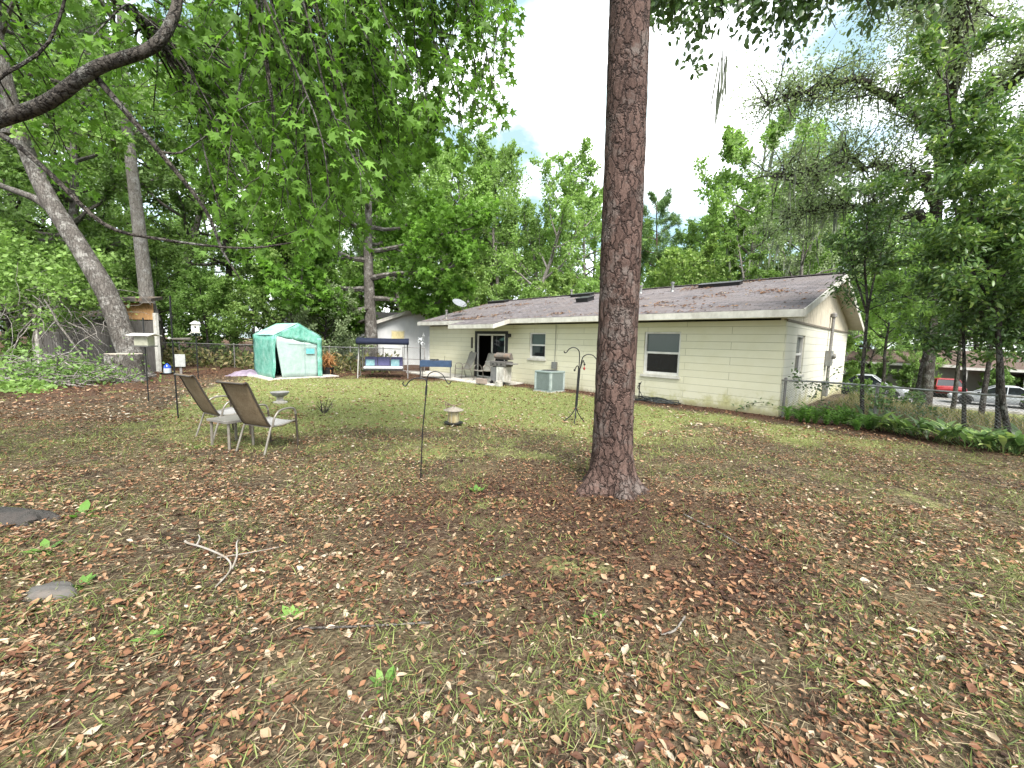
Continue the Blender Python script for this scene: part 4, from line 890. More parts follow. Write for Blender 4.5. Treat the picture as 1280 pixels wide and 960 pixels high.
for s in (-1,1): m.slab([(0,-.40,zp-.1),(s*(w2+.42),-.40,zl-.24),(s*(w2+.42),-.40,zl-.02),(0,-.40,zp+.12)],(0,.04,0))
m.build('bargeboard', FASC, nb_)
m = MB(); m.box(-2.35,-1.45,-.05,-.004,1.6,2.45); wn = m.build('window', simple('window_trim',(.5,.48,.4)), nb_); m = MB(); m.box(-2.28,-1.52,-.07,-.051,1.67,2.38); m.build('board', simple('yellow_board',(.58,.50,.27),.7), wn)
m = MB(); m.box(.05,.9,-.06,-.004,.1,2.1); m.build('door', simple('pale_door',(.62,.63,.62)), nb_)
n2 = empty('neighbour_house', (-19.2,33,0), R_(4), 'white house with a grey roof beyond the back fence, above the greenhouse', 'house')
m = MB(); m.box(0,9,0,6,-.1,2.6); m.prism([(0,0,2.6),(1.7,0,2.6),(.85,0,3.6)],[(0,6,2.6),(1.7,6,2.6),(.85,6,3.6)]); m.build('wall', WHW, n2)
m = MB(); m.slab([(1.2,-.4,2.75),(9.3,-.4,2.75),(9.3,3,3.95),(1.2,3,3.95)],(0,0,.08)); m.slab([(1.2,3,3.95),(9.3,3,3.95),(9.3,6.4,2.75),(1.2,6.4,2.75)],(0,0,.08)); m.slab([(.85,-.45,3.62),(-.3,-.45,2.4),(-.3,6,2.4),(.85,6,3.62)],(0,0,.1)); m.slab([(.85,-.45,3.62),(1.9,-.45,2.45),(1.9,3,2.45),(.85,3,3.62)],(0,0,.1)); m.build('roof', ROOF, n2)
m = MB(); m.box(1.9,9.3,-.46,-.41,2.62,2.84); m.build('gutter', WHITE, n2)
m = MB(); m.box(4,5.2,-.04,-.003,1.0,2.2); m.box(7,8.2,-.04,-.003,1.0,2.2); m.build('pane', PANE, n2)
# house across the street
ax, ay = AX+NX*43, AY+NY*43
ah = empty('street_house', (ax+DX*7, ay+DY*7, -2.1), R_(HZ), 'low grey house with a brown roof across the street', 'house')
GW = simple('grey_house_paint',(.33,.31,.29),.8,0,.12,3)
m = MB(); wall_strip(m, 0, 34, -.1, 2.5, [(4,5.6,.9,2.0),(13.2,15,0,2.1),(20,21.5,.9,2.0),(25,27.5,.8,2.0)], lambda a,b,c,d: m.box(a,b,0,.2,c,d)); m.box(0,34,.25,8,-.1,2.5); m.build('wall', GW, ah)
for a,b,c,d in ((4,5.6,.9,2.0),(20,21.5,.9,2.0),(25,27.5,.8,2.0)):
    m = MB(); m.box(a+.05,b-.05,.12,.14,c+.05,d-.05); wn = m.build('window', PANE, ah); m = MB(); m.box(a,b,.05,.11,c,c+.05); m.box(a,b,.05,.11,d-.05,d); m.box((a+b)/2-.03,(a+b)/2+.03,.05,.11,c+.05,d-.05); m.build('frame', WHITE, wn)
m = MB(); m.box(13.25,14.95,.10,.14,0,2.05); m.build('door', simple('brown_door',(.07,.04,.03)), ah)
m = MB(); m.slab([(-.5,-.7,2.52),(34.5,-.7,2.52),(34.5,4,3.85),(-.5,4,3.85)],(0,0,.12)); m.slab([(-.5,4,3.85),(34.5,4,3.85),(34.5,8.7,2.52),(-.5,8.7,2.52)],(0,0,.12)); m.slab([(11,-2.6,2.42),(18.5,-2.6,2.42),(18.5,-.6,2.68),(11,-.6,2.68)],(0,0,.1)); m.build('roof', ROOF_B, ah)
m = MB(); m.box(-.5,34.5,-.76,-.71,2.42,2.66); m.box(10.98,18.52,-2.66,-2.61,2.32,2.54); m.build('fascia', WHITE, ah)
for x in (11.4,14.6,18.1): m = MB(); m.box(x-.07,x+.07,-2.5,-2.36,-.1,2.42); m.build('porch_post', WHITE, ah)

# ------------------------------------------------------------------ cars
def car(name, loc, rz, label, paint, suv=False):
    c = empty(name, loc, rz, label, 'car', 'cars parked across the way')
    top = 1.72 if suv else 1.43; sh = 1.02 if suv else .90
    st = [(-2.28,.80,.42,.66),(-2.22,.86,.34,.80),(-2.0,.89,.28,sh-.03),(-1.35,.91,.24,sh+.02),(0,.92,.22,sh),(.9,.91,.22,sh-.04),(1.3,.90,.24,sh-.07),(1.9,.86,.28,sh-.17),(2.2,.80,.34,sh-.30),(2.28,.72,.42,.56)]
    m = MB(); rings = []
    for x,w,zb,zs in st:
        r = [(-w*.9,zb),(-w,zb+.12),(-w,(zb+zs)/2+.05),(-w*.96,zs-.04),(-w*.82,zs),(0,zs+.03),(w*.82,zs),(w*.96,zs-.04),(w,(zb+zs)/2+.05),(w,zb+.12),(w*.9,zb)]
        rings.append([(x,a,b) for a,b in r])
    for a,b in zip(rings[:-1],rings[1:]):
        n = len(a); m.add(a+b, [(i,(i+1)%n,n+(i+1)%n,n+i) for i in range(n)])
    n = len(rings[0]); m.add(rings[0],[tuple(range(n))]); m.add(rings[-1],[tuple(reversed(range(n)))])
    m.build('body', paint, c, True)
    x0,x1,x2,x3 = (-2.05,-1.75,.1,.95) if suv else (-1.75,-.95,.05,1.0)
    m = MB(); m.prism([(x0,-.80,sh-.02),(x3,-.80,sh-.05),(x3,.80,sh-.05),(x0,.80,sh-.02)],[(x1,-.62,top-.05),(x2,-.62,top-.05),(x2,.62,top-.05),(x1,.62,top-.05)]); m.build('window', PANE, c)
    m = MB(); m.prism([(x1-.05,-.64,top-.055),(x2+.06,-.64,top-.055),(x2+.06,.64,top-.055),(x1-.05,.64,top-.055)],[(x1+.12,-.55,top+.02),(x2-.10,-.55,top+.02),(x2-.10,.55,top+.02),(x1+.12,.55,top+.02)])
    for s in (-1,1):
        for xa,xb in ((x0,x1),((x0+x3)/2-.05,(x1+x2)/2),(x3,x2)): m.tube([(xa,s*.81,sh-.03),(xb,s*.635,top-.04)],.035,6)
    m.build('roof', paint, c, False, bevel=.02)
    for x in (-1.38,1.40):
        for s in (-1,1):
            M = Matrix.Translation((x,s*.83,.32))@Euler((PI/2,0,0)).to_matrix().to_4x4()
            m = MB(); m.lathe([(.19,-.11),(.30,-.11),(.325,-.06),(.325,.06),(.30,.11),(.19,.11)],(0,0,0),20,M); wl = m.build('wheel', BLACK, c, True)
            m = MB(); m.lathe([(.0,-.095),(.06,-.10),(.19,-.085),(.19,.085),(.06,.10),(.0,.095)],(0,0,0),10,M); m.build('rim', GREYMETAL, wl)
            m = MB(); m.tube([(x+.37*math.cos(a),s*.905,.32+.37*math.sin(a)) for a in np.linspace(-.1,PI+.1,13)],.03,6); m.build('wheel_arch', DARKMETAL, c)
    for s in (-1,1):
        m = MB(); m.cbox((2.12,s*.62,.64),(.14,.3,.13),(0,.2,0)); m.build('headlight', simple('lamp_glass',(.6,.62,.62),.1), c, bevel=.02)
        m = MB(); m.cbox((-2.19,s*.66,.74),(.1,.26,.16)); m.build('tail_light', simple('tail_red',(.25,.015,.012),.2), c, bevel=.02)
        m = MB(); m.cbox((.72,s*.95,sh+.04),(.16,.16,.11)); m.build('mirror', paint, c, bevel=.02)
    return c
SILV = simple('silver_car_paint',(.36,.375,.39),.28,.25,.04,2,.0); REDP = simple('red_car_paint',(.22,.018,.02),.28,.0,.05,2,.0); DBLUE = simple('dark_blue_car_paint',(.03,.04,.075),.28,.2,.05,2,.0)
def sp(s, t): return (AX+NX*s+DX*t, AY+NY*s+DY*t, -1.94)
car('sedan', sp(32.0,-5.6), R_(HZ+180), 'silver sedan on the street seen through the thin saplings', SILV)
car('hatchback', sp(30.9,.9), R_(HZ), 'silver car parked at the far corner of the cream house', SILV, True)
car('red_car', sp(38.5,-3.2), R_(HZ+100), 'red car in the driveway of the grey house', REDP)
car('suv', sp(37.5,-12.6), R_(HZ+12), 'dark blue vehicle beside the silver sedan, nearest the big bent sapling', DBLUE, True)
# ------------------------------------------------------------------ vegetation materials
BARK_PINE = barkmat('pine_bark', (.046,.028,.023), (.135,.088,.073), (.024,.017,.015), 13, .40, .9, (.15,.125,.112), .03, .075)
BARK_GREY = barkmat('grey_bark', (.062,.055,.048), (.155,.14,.126), (.045,.039,.035), 15, .22, .8, (.27,.26,.24), .03, .07)
BARK_DARK = barkmat('dark_bark', (.035,.030,.026), (.10,.088,.075), (.014,.012,.011), 16, .3, .8, (.18,.18,.165))
BARK_PALE = barkmat('pale_bark', (.14,.125,.11), (.26,.24,.215), (.07,.06,.055), 14, .25, .7, (.31,.30,.285), .02, .07)
L_GUM = leafmat('sweetgum_leaf', [(0,(0.055,0.107,0.017)),(.35,(0.099,0.193,0.031)),(.7,(0.147,0.287,0.046)),(1,(0.220,0.401,0.064))], .46, .55, 1.2, .2, .1)
L_BRIGHT = leafmat('bright_leaf', [(0,(0.105,0.164,0.046)),(.4,(0.191,0.299,0.084)),(.75,(0.272,0.424,0.119)),(1,(0.370,0.561,0.157))], .42, .5, 1.15, .25, .4)
L_MID = leafmat('mid_green_leaf', [(0,(0.074,0.120,0.036)),(.4,(0.136,0.220,0.066)),(.75,(0.202,0.326,0.098)),(1,(0.283,0.440,0.132))], .38, .5, 1.15, .25, .4)
L_YEL = leafmat('yellow_green_leaf', [(0,(0.084,0.143,0.037)),(.4,(0.151,0.247,0.064)),(.75,(0.240,0.338,0.095)),(1,(0.342,0.420,0.146))], .4, .5, 1.15, .25, .25)
L_OAK = leafmat('oak_leaf', [(0,(0.115,0.147,0.076)),(.4,(0.200,0.256,0.133)),(.75,(0.296,0.379,0.197)),(1,(0.444,0.512,0.277))], .35, .5, 1.15, .3, .2)
L_DARK = leafmat('laurel_leaf', [(0,(0.037,0.066,0.025)),(.35,(0.073,0.128,0.043)),(.7,(0.128,0.225,0.064)),(.9,(0.255,0.336,0.095)),(1,(0.468,0.374,0.128))], .3, .33, 1.15, .5, .05)
L_LAUREL = leafmat('bright_laurel_leaf', [(0,(0.036,0.070,0.024)),(.3,(0.072,0.138,0.042)),(.6,(0.144,0.240,0.060)),(.85,(0.264,0.360,0.090)),(1,(0.408,0.396,0.132))], .36, .35, 1.2, .45, .05)
L_NEEDLE = leafmat('pine_needle', [(0,(0.063,0.116,0.042)),(.5,(0.126,0.210,0.074)),(1,(0.231,0.315,0.126))], .25, .6, 1.1, .2, .2)
L_FERN = leafmat('fern_leaf', [(0,(0.062,0.138,0.031)),(.5,(0.125,0.250,0.050)),(1,(0.213,0.362,0.088))], .4, .45, 1.2, .3, .1)
L_GINGER = leafmat('broad_plant_leaf', [(0,(0.055,0.094,0.036)),(.4,(0.112,0.190,0.066)),(.75,(0.224,0.326,0.110)),(1,(0.423,0.506,0.187))], .3, .38, 1.15, .5, .15)
L_MOSS = leafmat('spanish_moss', [(0,(.10,.115,.09)),(.5,(.19,.21,.165)),(1,(.29,.31,.25))], .3, .9, 1., .05, .1)

def rot_about(v, ax, a): return Matrix.Rotation(a, 3, ax) @ v
def limb_path(r, p0, d0, L, n, curl, wob):
    pts = [Vector(p0)]; d = Vector(d0).normalized()
    for i in range(n):
        d = (d + Vector((r.gauss(0,wob), r.gauss(0,wob), r.gauss(0,wob)+curl))).normalized()
        pts.append(pts[-1]+d*(L/n))
    return pts
def skeleton(seed, H, r0, clear, spread, nl, elev=(.15,.8), curl=.06, prof='oval', lean=(0,0), sub=4, wob=.16, twig=.42, wander=.05, path=None):
    """trunk with limbs and branchlets: returns (bark builder, twig points with directions)"""
    r = random.Random(seed); m = MB(); tw = []
    if path is None:
        path = [Vector((0,0,-.25))]; d = Vector((lean[0],lean[1],1)).normalized(); n = 9
        for i in range(n):
            d = (d+Vector((r.gauss(0,wander),r.gauss(0,wander),.05))).normalized(); path.append(path[-1]+d*(H*.92+.25)/n)
    path = [Vector(p) for p in path]; n = len(path)-1
    rad = [r0*(1-.86*(i/n)**.9)+.012 for i in range(n+1)]; rad[0] = r0*1.45
    path.insert(1, path[0].lerp(path[1], min(.45,.5/max((path[1]-path[0]).length,.1)))); rad.insert(1, r0*1.06); n += 1
    m.tube(path, rad, 12)
    def on(h):
        L = [0]; 
        for a,b in zip(path[:-1],path[1:]): L.append(L[-1]+(b-a).length)
        t = h*L[-1]
        for i in range(n):
            if L[i+1] >= t: f = (t-L[i])/(L[i+1]-L[i]); return path[i].lerp(path[i+1], f), rad[i]*(1-f)+rad[i+1]*f
        return path[-1], rad[-1]
    az = r.uniform(0,6.28)
    for i in range(nl):
        f = (i+.5)/nl; h = clear/H+(1-clear/H)*f**.9; p, rr = on(min(h,.995)); az += 2.4+r.gauss(0,.25)
        pf = {'oval': .35+.65*math.sin(PI*min(1,.22+.74*f)), 'cone': 1.05-.85*f, 'umb': .55+.45*f if f < .8 else .75, 'flat': 1.0-.25*f}[prof]
        L = spread*pf*r.uniform(.8,1.15); e = elev[0]+(elev[1]-elev[0])*f+r.gauss(0,.1)
        d = Vector((math.cos(az)*math.cos(e), math.sin(az)*math.cos(e), math.sin(e)))
        lp = limb_path(r, p, d, L, 6, curl, wob*.7); lr = min(rr*.62, .05+L*.022)
        m.tube(lp, [lr*(1-.82*j/6)+.004 for j in range(7)], 6, False)
        for k in range(sub+2):
            q = .22+.78*(k+r.random()*.8)/(sub+2); j = min(int(q*6),5); pp = lp[j].lerp(lp[j+1], q*6-j); dd = (lp[j+1]-lp[j]).normalized()
            ax = Vector((r.gauss(0,1),r.gauss(0,1),r.gauss(0,1))).normalized(); dd = rot_about(dd, ax, r.uniform(.4,1.15))
            L2 = L*twig*r.uniform(.6,1.15)*(1.1-.45*q); sp_ = limb_path(r, pp, dd, L2, 4, curl*.9, wob)
            m.tube(sp_, [max(.004,lr*.38*(1-.22*j)) for j in range(5)], 4, False)
            for j in range(1,5):
                tw.append((sp_[j], (sp_[j]-sp_[j-1]).normalized(), L2))
                if j > 1:
                    ax = Vector((r.gauss(0,1),r.gauss(0,1),r.gauss(0,1))).normalized(); d3 = rot_about((sp_[j]-sp_[j-1]).normalized(), ax, r.uniform(.5,1.2)); e3 = sp_[j]+d3*L2*.38
                    m.tube([sp_[j], sp_[j].lerp(e3,.5)+Vector((0,0,r.gauss(0,.03)*L2)), e3], [max(.003,lr*.13),.003,.002], 3, False)
                    tw.append((e3, d3, L2)); tw.append((sp_[j].lerp(e3,.55), d3, L2))
    return m, tw
def leaves(tw, n, size, tmpl, seed, sig=.12, up=.7, droop=0., along=.35, svar=.5, minz=None):
    rng = np.random.default_rng(seed); k = rng.integers(0, len(tw), n)
    C = np.array([tuple(t[0]) for t in tw]); D = np.array([tuple(t[1]) for t in tw]); Lr = np.array([t[2] for t in tw])
    P = C[k]+rng.normal(size=(n,3))*(sig*Lr[k])[:,None]-D[k]*(rng.random(n)*along*Lr[k])[:,None]
    Y = D[k]*.5+rng.normal(size=(n,3))*.6; Y[:,2] -= droop
    clump = rng.random(len(tw))
    tint = np.clip(.55*rng.beta(2.2,2.2,n)+.45*clump[k], 0, 1)
    if minz is not None: keep = P[:,2] > minz; P = P[keep]; Y = Y[keep]; tint = tint[keep]; n = len(P)
    V,F,i = scatter(tmpl, P, Y, rdir(rng,n,up), size*(1-svar/2+svar*rng.random(n)), rng)
    return V, F, tint[i]
def moss_geo(pts, n, lmin, lmax, w, seed, jit=.25):
    "hanging tufts: each point carries a bunch of thin tapering strands"
    rng = np.random.default_rng(seed); k = rng.integers(0, len(pts), n); C = np.array([tuple(p) for p in pts])[k]
    P = C+rng.normal(size=(n,3))*np.array([jit,jit,jit*.3]); Y = rng.normal(size=(n,3))*.10; Y[:,2] = -1
    L = lmin+(lmax-lmin)*rng.random(n)**2
    tv = np.array([(-w,0,0),(w,0,0),(w*.9,.5,.02),(-w*.9,.5,-.02),(0,1,0)]); 
    V,F,i = scatter((tv,np.array([(0,1,2),(0,2,3),(3,2,4)])), P, Y, rdir(rng,n), L, rng, .5+rng.random(n))
    return V, F, rng.random(n)[i]
class Kind:
    def __init__(s, bark, bm, leafm, L, moss=None):
        s.bark = bark; s.leafm = leafm; s.tr = bm; s.L = L; s.moss = moss; s.proto = None
def make_tree(name, kind, loc, rz, sc, label, group, cat='tree', scz=None):
    if kind.proto is None:
        root = empty(name, loc, rz, label, cat, group)
        kind.tr.build('trunk', kind.bark, root, True)
        V,F,t = kind.L; arr_mesh('crown', V, F, kind.leafm, root, {'tint': t})
        if kind.moss is not None: V,F,t = kind.moss; arr_mesh('moss', V, F, L_MOSS, root, {'tint': t})['kind'] = 'stuff'
        kind.proto = root
    else:
        root = copy_tree(kind.proto); root.name = name; root.location = loc; root.rotation_euler = (0,0,rz); root['label'] = label; root['category'] = cat
        if 'group' in root: del root['group']
        if group: root['group'] = group
    root.scale = (sc,sc,scz or sc); return root

def kind(seed, bark, leafm, nleaf, size, tmpl, moss=None, lk={}, **sk):
    bm, tw = skeleton(seed, **sk); L = leaves(tw, nleaf, size, tmpl, seed+50, **lk)
    ms = None
    if moss: ms = moss_geo([t[0] for t in tw], moss[0], moss[1], moss[2], moss[3], seed+9, moss[4])
    return Kind(bark, bm, leafm, L, ms)
LF = T_leaf(.30,.10)
K = {
 'broad':  kind(1, BARK_GREY, L_BRIGHT, 15000, .27, LF, H=17, r0=.27, clear=4.0, spread=5.6, nl=20),
 'broad2': kind(2, BARK_DARK, L_MID, 15000, .27, LF, H=16, r0=.26, clear=3.0, spread=5.4, nl=20, elev=(.1,.9)),
 'wispy':  kind(3, BARK_GREY, L_BRIGHT, 8000, .25, LF, H=17, r0=.2, clear=6, spread=4.6, nl=15, elev=(.4,1.0), sub=4, lean=(.12,0), wander=.09),
 'sparse': kind(4, BARK_PALE, L_BRIGHT, 5200, .24, LF, H=15, r0=.22, clear=4.5, spread=4.6, nl=13, elev=(.5,1.1), lean=(.16,.05), wander=.12, wob=.22),
 'tall':   kind(5, BARK_GREY, L_MID, 15000, .28, LF, H=24, r0=.34, clear=7, spread=5.6, nl=24, elev=(.05,.9)),
 'tall2':  kind(6, BARK_DARK, L_BRIGHT, 15000, .28, LF, H=23, r0=.30, clear=4, spread=5.6, nl=26, elev=(-.1,.9), wander=.08),
 'pine':   kind(7, BARK_PINE, L_NEEDLE, 9000, .42, T_blade(.07,.2), H=20, r0=.24, clear=12, spread=3.2, nl=16, elev=(.0,.7), lk=dict(sig=.16,up=0)),
 'cypress':kind(8, BARK_PALE, L_YEL, 12000, .20, LF, H=14, r0=.2, clear=2.2, spread=4.2, nl=24, elev=(-.05,.5), prof='cone', curl=.02, moss=(150,.3,1.1,.05,.15)),
 'oakgrey':kind(9, BARK_GREY, L_OAK, 13000, .20, LF, moss=(700,.4,1.7,.05,.2), H=16, r0=.34, clear=3.5, spread=6.0, nl=18, elev=(.0,.8), wob=.24),
 'low':    kind(10, BARK_DARK, L_YEL, 9000, .22, LF, H=8, r0=.12, clear=.9, spread=3.4, nl=17, elev=(.1,.9)),
 'verge':  kind(14, BARK_DARK, L_BRIGHT, 9000, .17, LF, H=8.5, r0=.1, clear=4.0, spread=3.0, nl=16, elev=(.25,.9)),
 'under':  kind(12, BARK_DARK, L_BRIGHT, 10000, .20, LF, H=7, r0=.09, clear=.4, spread=3.0, nl=20, elev=(-.1,.8)),
}
def T(kind_, u, y, sc, rz, label, group=None, name=None, scz=None):
    "u: metres to the right of the camera axis at distance y"
    return make_tree(name or {'pine':'pine_tree','cypress':'cypress_tree','oakgrey':'oak_tree','low':'young_tree','under':'understory_tree'}.get(kind_,'tree'), K[kind_], (u,y,tz(u,y)-.05), rz, sc, label, group, 'tree', scz)
bx = lambda px, y: y*(px-640)/505
T('broad', bx(572,36), 36, .95, .3, 'leafy green tree rising behind the roof directly right of the satellite dish')
T('wispy', bx(630,39), 39, 1.22, 1.2, 'airy green tree over the roof between sweetgum and bare grey tree')
T('sparse', bx(655,33), 33, 1.15, .1, 'thinly leaved tree with grey leaning stems behind the roof, left of the pine')
T('sparse', bx(690,36), 36, .95, 2.2, 'thinly leaved pale tree nearest the left edge of the pine trunk')
T('broad', bx(725,44), 44, 1.05, 4.1, 'rounded green tree seen close left of the pine trunk over the roof')
T('pine', bx(815,44), 44, .98, .4, 'slim pine whose top shows just right of the big trunk')
T('low', bx(850,36), 36, 1.35, .4, 'low yellow green tree over the roof right of the pine trunk')
T('broad', bx(825,42), 42, .72, 2.0, 'small bright tree over the roof against the right edge of the pine trunk')
T('broad', bx(930,42), 42, 1.5, 2.6, 'tallest bright green tree rising over the middle of the roof')
T('cypress', bx(945,31), 31, .98, 1., 'yellowish cypress with pale bare stems behind the roof')
T('cypress', bx(905,35), 35, .80, 3., 'smaller yellowish cypress left of the pale stemmed one')
T('oakgrey', bx(1000,34), 34, .92, 2.0, 'mossy grey green oak behind the right end of the roof')
T('tall2', bx(880,55), 55, .8, .7, 'dim green tree far behind the cypresses')
T('broad2', bx(1075,44), 44, 1.1, .5, 'green tree behind the brown roofed house across the street, left end')
T('broad', bx(1130,54), 50, 1.05, 5.0, 'bright tree behind the porch of the house across the street')
T('broad2', bx(1200,52), 50, 1.15, 3.3, 'dark green tree behind the middle of the house across the street')
T('tall', bx(1270,56), 54, .9, 1.3, 'tall tree behind the right end of the house across the street')
T('under', bx(1133,39), 38, .62, 2.1, 'bushy small tree in front of the porch across the street')
T('broad2', bx(1085,40), 40, .42, 1.1, 'small leafy tree at the left window of the house across the street')
for px_,y,sc_,rz in ((1150,17,.44,1.),(1235,15,.46,2.6),(1105,23,.5,4.),(1300,14,.5,.3),(1195,24,.62,5.2)):
    T('verge', bx(px_,y), y, sc_*1.9, rz, 'leafy tree between the chain link fence and the street', 'trees on the front verge')
for px_,y,sc_,rz,kd,lb in ((600,48,.95,.4,'broad2','dense green tree behind the ridge between dish and grey stems'),(665,50,.92,2.,'broad','light green tree deep behind the grey leaning stems'),(715,39,.72,3.1,'wispy','airy tree touching the left edge of the pine above the roof'),(745,50,.86,5.,'tall2','bright tree half hidden by the pine trunk'),
        (790,48,.95,1.,'broad','rounded tree directly right of the pine trunk, beyond the roof'),(868,47,1.05,2.2,'broad','bright tall tree left of the tallest tree over the roof'),(905,52,1.3,3.,'broad2','pale green tree between the two yellowish cypresses'),(965,50,1.35,4.,'broad','tall tree right of the pale stemmed cypress'),(1015,46,1.15,.8,'broad','green tree over the right end of the ridge'),(1050,36,.85,5.5,'broad','green tree beside the right gable end of the roof')):
    T(kd, bx(px_,y), y, sc_, rz, lb)
# left side wood
wl = 'trees of the wood behind the back fence'
T('tall2', bx(545,41), 41, .92, 2.9, 'bright tall tree between the sweetgum and the house roof')
T('tall', bx(505,46), 46, .95, 4.4, 'mid green tall tree directly behind the white outbuilding')
T('tall2', bx(395,36), 38, .95, 3.9, 'tall bright tree behind the greenhouse tent')
T('tall', bx(330,30), 34, 1.0, 5.9, 'tall tree with a grey trunk showing over the greenhouse tent')
T('tall2', bx(270,30), 32, .98, .2, 'tall bright tree behind the white birdhouse')
T('tall', bx(215,29), 29, 1.02, 2.4, 'tall grey stemmed tree behind the utility box')
T('tall', bx(75,24), 24, 1.0, 3.4, 'tall dark forked tree rising behind the shed')
T('tall2', bx(120,30), 30, .92, 5.3, 'bright tall tree filling the gap behind the leaning trunk')
T('tall2', bx(10,26), 26, .88, 1.9, 'bright tall tree at the left edge behind the shed')
T('tall', bx(-40,22), 22, .9, .9, 'tall tree cut by the left edge behind the weeds')
T('broad2', bx(150,38), 38, 1.25, 1.5, 'broad dark tree deep in the wood behind the shed roof')
T('broad2', bx(440,50), 50, 1.3, .5, 'broad tree deep in the wood behind the sweetgum')
rr = random.Random(21)
for i in range(20):
    px_ = rr.uniform(-120,640); y = rr.uniform(50,66)
    T(rr.choice(['tall','tall2','broad2','broad']), bx(px_,y), y, rr.uniform(.95,1.3), rr.uniform(0,6.3), 'one of the tall green trees massed far behind the back fence', wl)
for i in range(18):
    px_ = rr.uniform(560,1500); y = rr.uniform(58,82)
    T(rr.choice(['broad2','broad','tall2']), bx(px_,y), y, rr.uniform(.8,1.0), rr.uniform(0,6.3), 'one of the green trees massed far behind the cream house', 'trees of the wood beyond the house')
under_pos = [(20,21),(60,24),(110,22),(205,24),(235,27),(262,24.5),(290,28),(318,25),(350,29),(372,24),(410,26.5),(-30,18),(-60,22),(85,27),(425,32),(560,30),(150,25.5)]
for i,(px_,y) in enumerate(under_pos):
    T('under' if i%3 else 'low', bx(px_,y), y, rr.uniform(.62,1.0), rr.uniform(0,6.3), 'leafy understory sapling thicket tree along the back fence', 'understory trees along the back fence')
for i,(px_,y) in enumerate([(590,31),(645,30),(700,31),(745,33),(800,33),(850,31),(890,29.5),(985,28),(1020,27)]):
    T('under' if i%2 else 'low', bx(px_,y), y, rr.uniform(.75,.95), rr.uniform(0,6.3), 'leafy understory tree close behind the house roof', 'understory trees behind the house')

# the sweetgum behind the swing
k_ = kind(31, BARK_GREY, L_GUM, 42000, .27, T_star(), sub=6, H=18.5, r0=.42, clear=2.9, spread=6.8, nl=27, elev=(-.28,.9), lk=dict(up=.9,droop=.1))
make_tree('sweetgum_tree', k_, (bx(463,25.5),25.5,0), .4, 1.0, 'broad sweetgum with a thick grey trunk directly behind the swing', None)
# dark evergreen shrub by the swing
k_ = kind(32, BARK_DARK, L_OAK, 14000, .13, LF, H=3.6, r0=.1, clear=.25, spread=2.6, nl=22, elev=(-.1,.8))
make_tree('evergreen_shrub', k_, (bx(405,23),23,0), 0, 1.0, 'dark grey green evergreen shrub between the greenhouse and the swing', None, 'shrub')
# ------------------------------------------------------------------ the near pine
rt = MB(); NV, NA = 300, 110
def pine_pt(i, j):
    f = i/NV; z = -.12+ (f**1.25)*15.5; a = 2*PI*j/NA
    r = .226-.003*z + .075*math.exp(-max(z,0)/.24)
    root = .5+.5*math.cos(5*a+.6)+.35*math.cos(3*a+2); r += max(0,root)*.20*math.exp(-max(z,0)/.13)
    c = Vector((math.cos(a)*r, math.sin(a)*r, z)); q = Vector((c.x*12, c.y*12, z*3.6)); q += .25*Vector((mn.noise(q*1.3),mn.noise(q*1.3+Vector((7,0,0))),mn.noise(q*1.1+Vector((0,9,0)))))
    ds, _p = mn.voronoi(q); e = min(1,(ds[1]-ds[0])/.22)
    k = 1+(-.022*(1-e)+.03*mn.noise(q*2.1)+.025*mn.noise(Vector((c.x*2,c.y*2,z*.8))))*min(1,.22/r*1.3)
    lx = -.013*z+.02*math.sin(z*.5)
    return (c.x*k+lx, c.y*k, z)
for i in range(NV+1):
    for j in range(NA): rt.v.append(pine_pt(i,j))
for i in range(NV):
    for j in range(NA): rt.f.append((i*NA+j, i*NA+(j+1)%NA, (i+1)*NA+(j+1)%NA, (i+1)*NA+j))
pn = empty('pine_tree', at(1.19,4.62,-.02), 0, 'big pine with reddish plated bark standing nearest, in the middle of the yard', 'tree')
rt.build('trunk', BARK_PINE, pn)
bm, tw = skeleton(40, H=8, r0=.16, clear=1.0, spread=3.6, nl=16, elev=(-.1,.8)); V,F,t = leaves(tw, 3800, .34, T_blade(.05,.2), 41, sig=.15, up=0)
V = V+np.array([-.2,0,14.6]); arr_mesh('crown', V, F, L_NEEDLE, pn, {'tint': t}); bm.v = [(a-.2,b,c+14.9) for a,b,c in bm.v]; bm.build('branch', BARK_DARK, pn, True)

# ------------------------------------------------------------------ leaning tree, far pine, stump
lt = empty('leaning_tree', (0,0,0), 0, 'thick grey trunk leaning left over the shed behind the stump', 'tree')
m = MB(); LP = bez([(-14.25,15.4,-.2),(-14.45,15.4,.5),(-14.75,15.4,1.4),(-15.25,15.4,3.04),(-16.15,15.4,4.76),(-17.05,15.4,6.31),(-17.64,15.4,7.69),(-18.07,15.4,9.19),(-18.3,15.3,11.5),(-18.2,15,14.)],5)
lr_ = random.Random(9); m.tube(LP, [ (.5 if i<3 else .42-.0062*i)*(1+.07*mn.noise(Vector((i*.7,2,5)))) for i in range(len(LP))], 18); m.tube(bez([(-16.9,15.4,5.9),(-17.6,15.45,6.45),(-18.4,15.5,6.75),(-19.3,15.6,7.1),(-21.,15.8,8.2)],4), [.15-.005*i for i in range(17)], 10)
m.build('trunk', BARK_GREY, lt, True)
bm, tw = skeleton(44, H=9, r0=.16, clear=.5, spread=5.2, nl=18, elev=(-.2,.8)); V,F,t = leaves(tw, 11000, .22, LF, 45); off = np.array([-18.6,15.6,9.]); V = V+off; arr_mesh('crown', V, F, L_BRIGHT, lt, {'tint': t}); bm.v = [(a+off[0],b+off[1],c+off[2]) for a,b,c in bm.v]; bm.build('branch', BARK_GREY, lt, True)
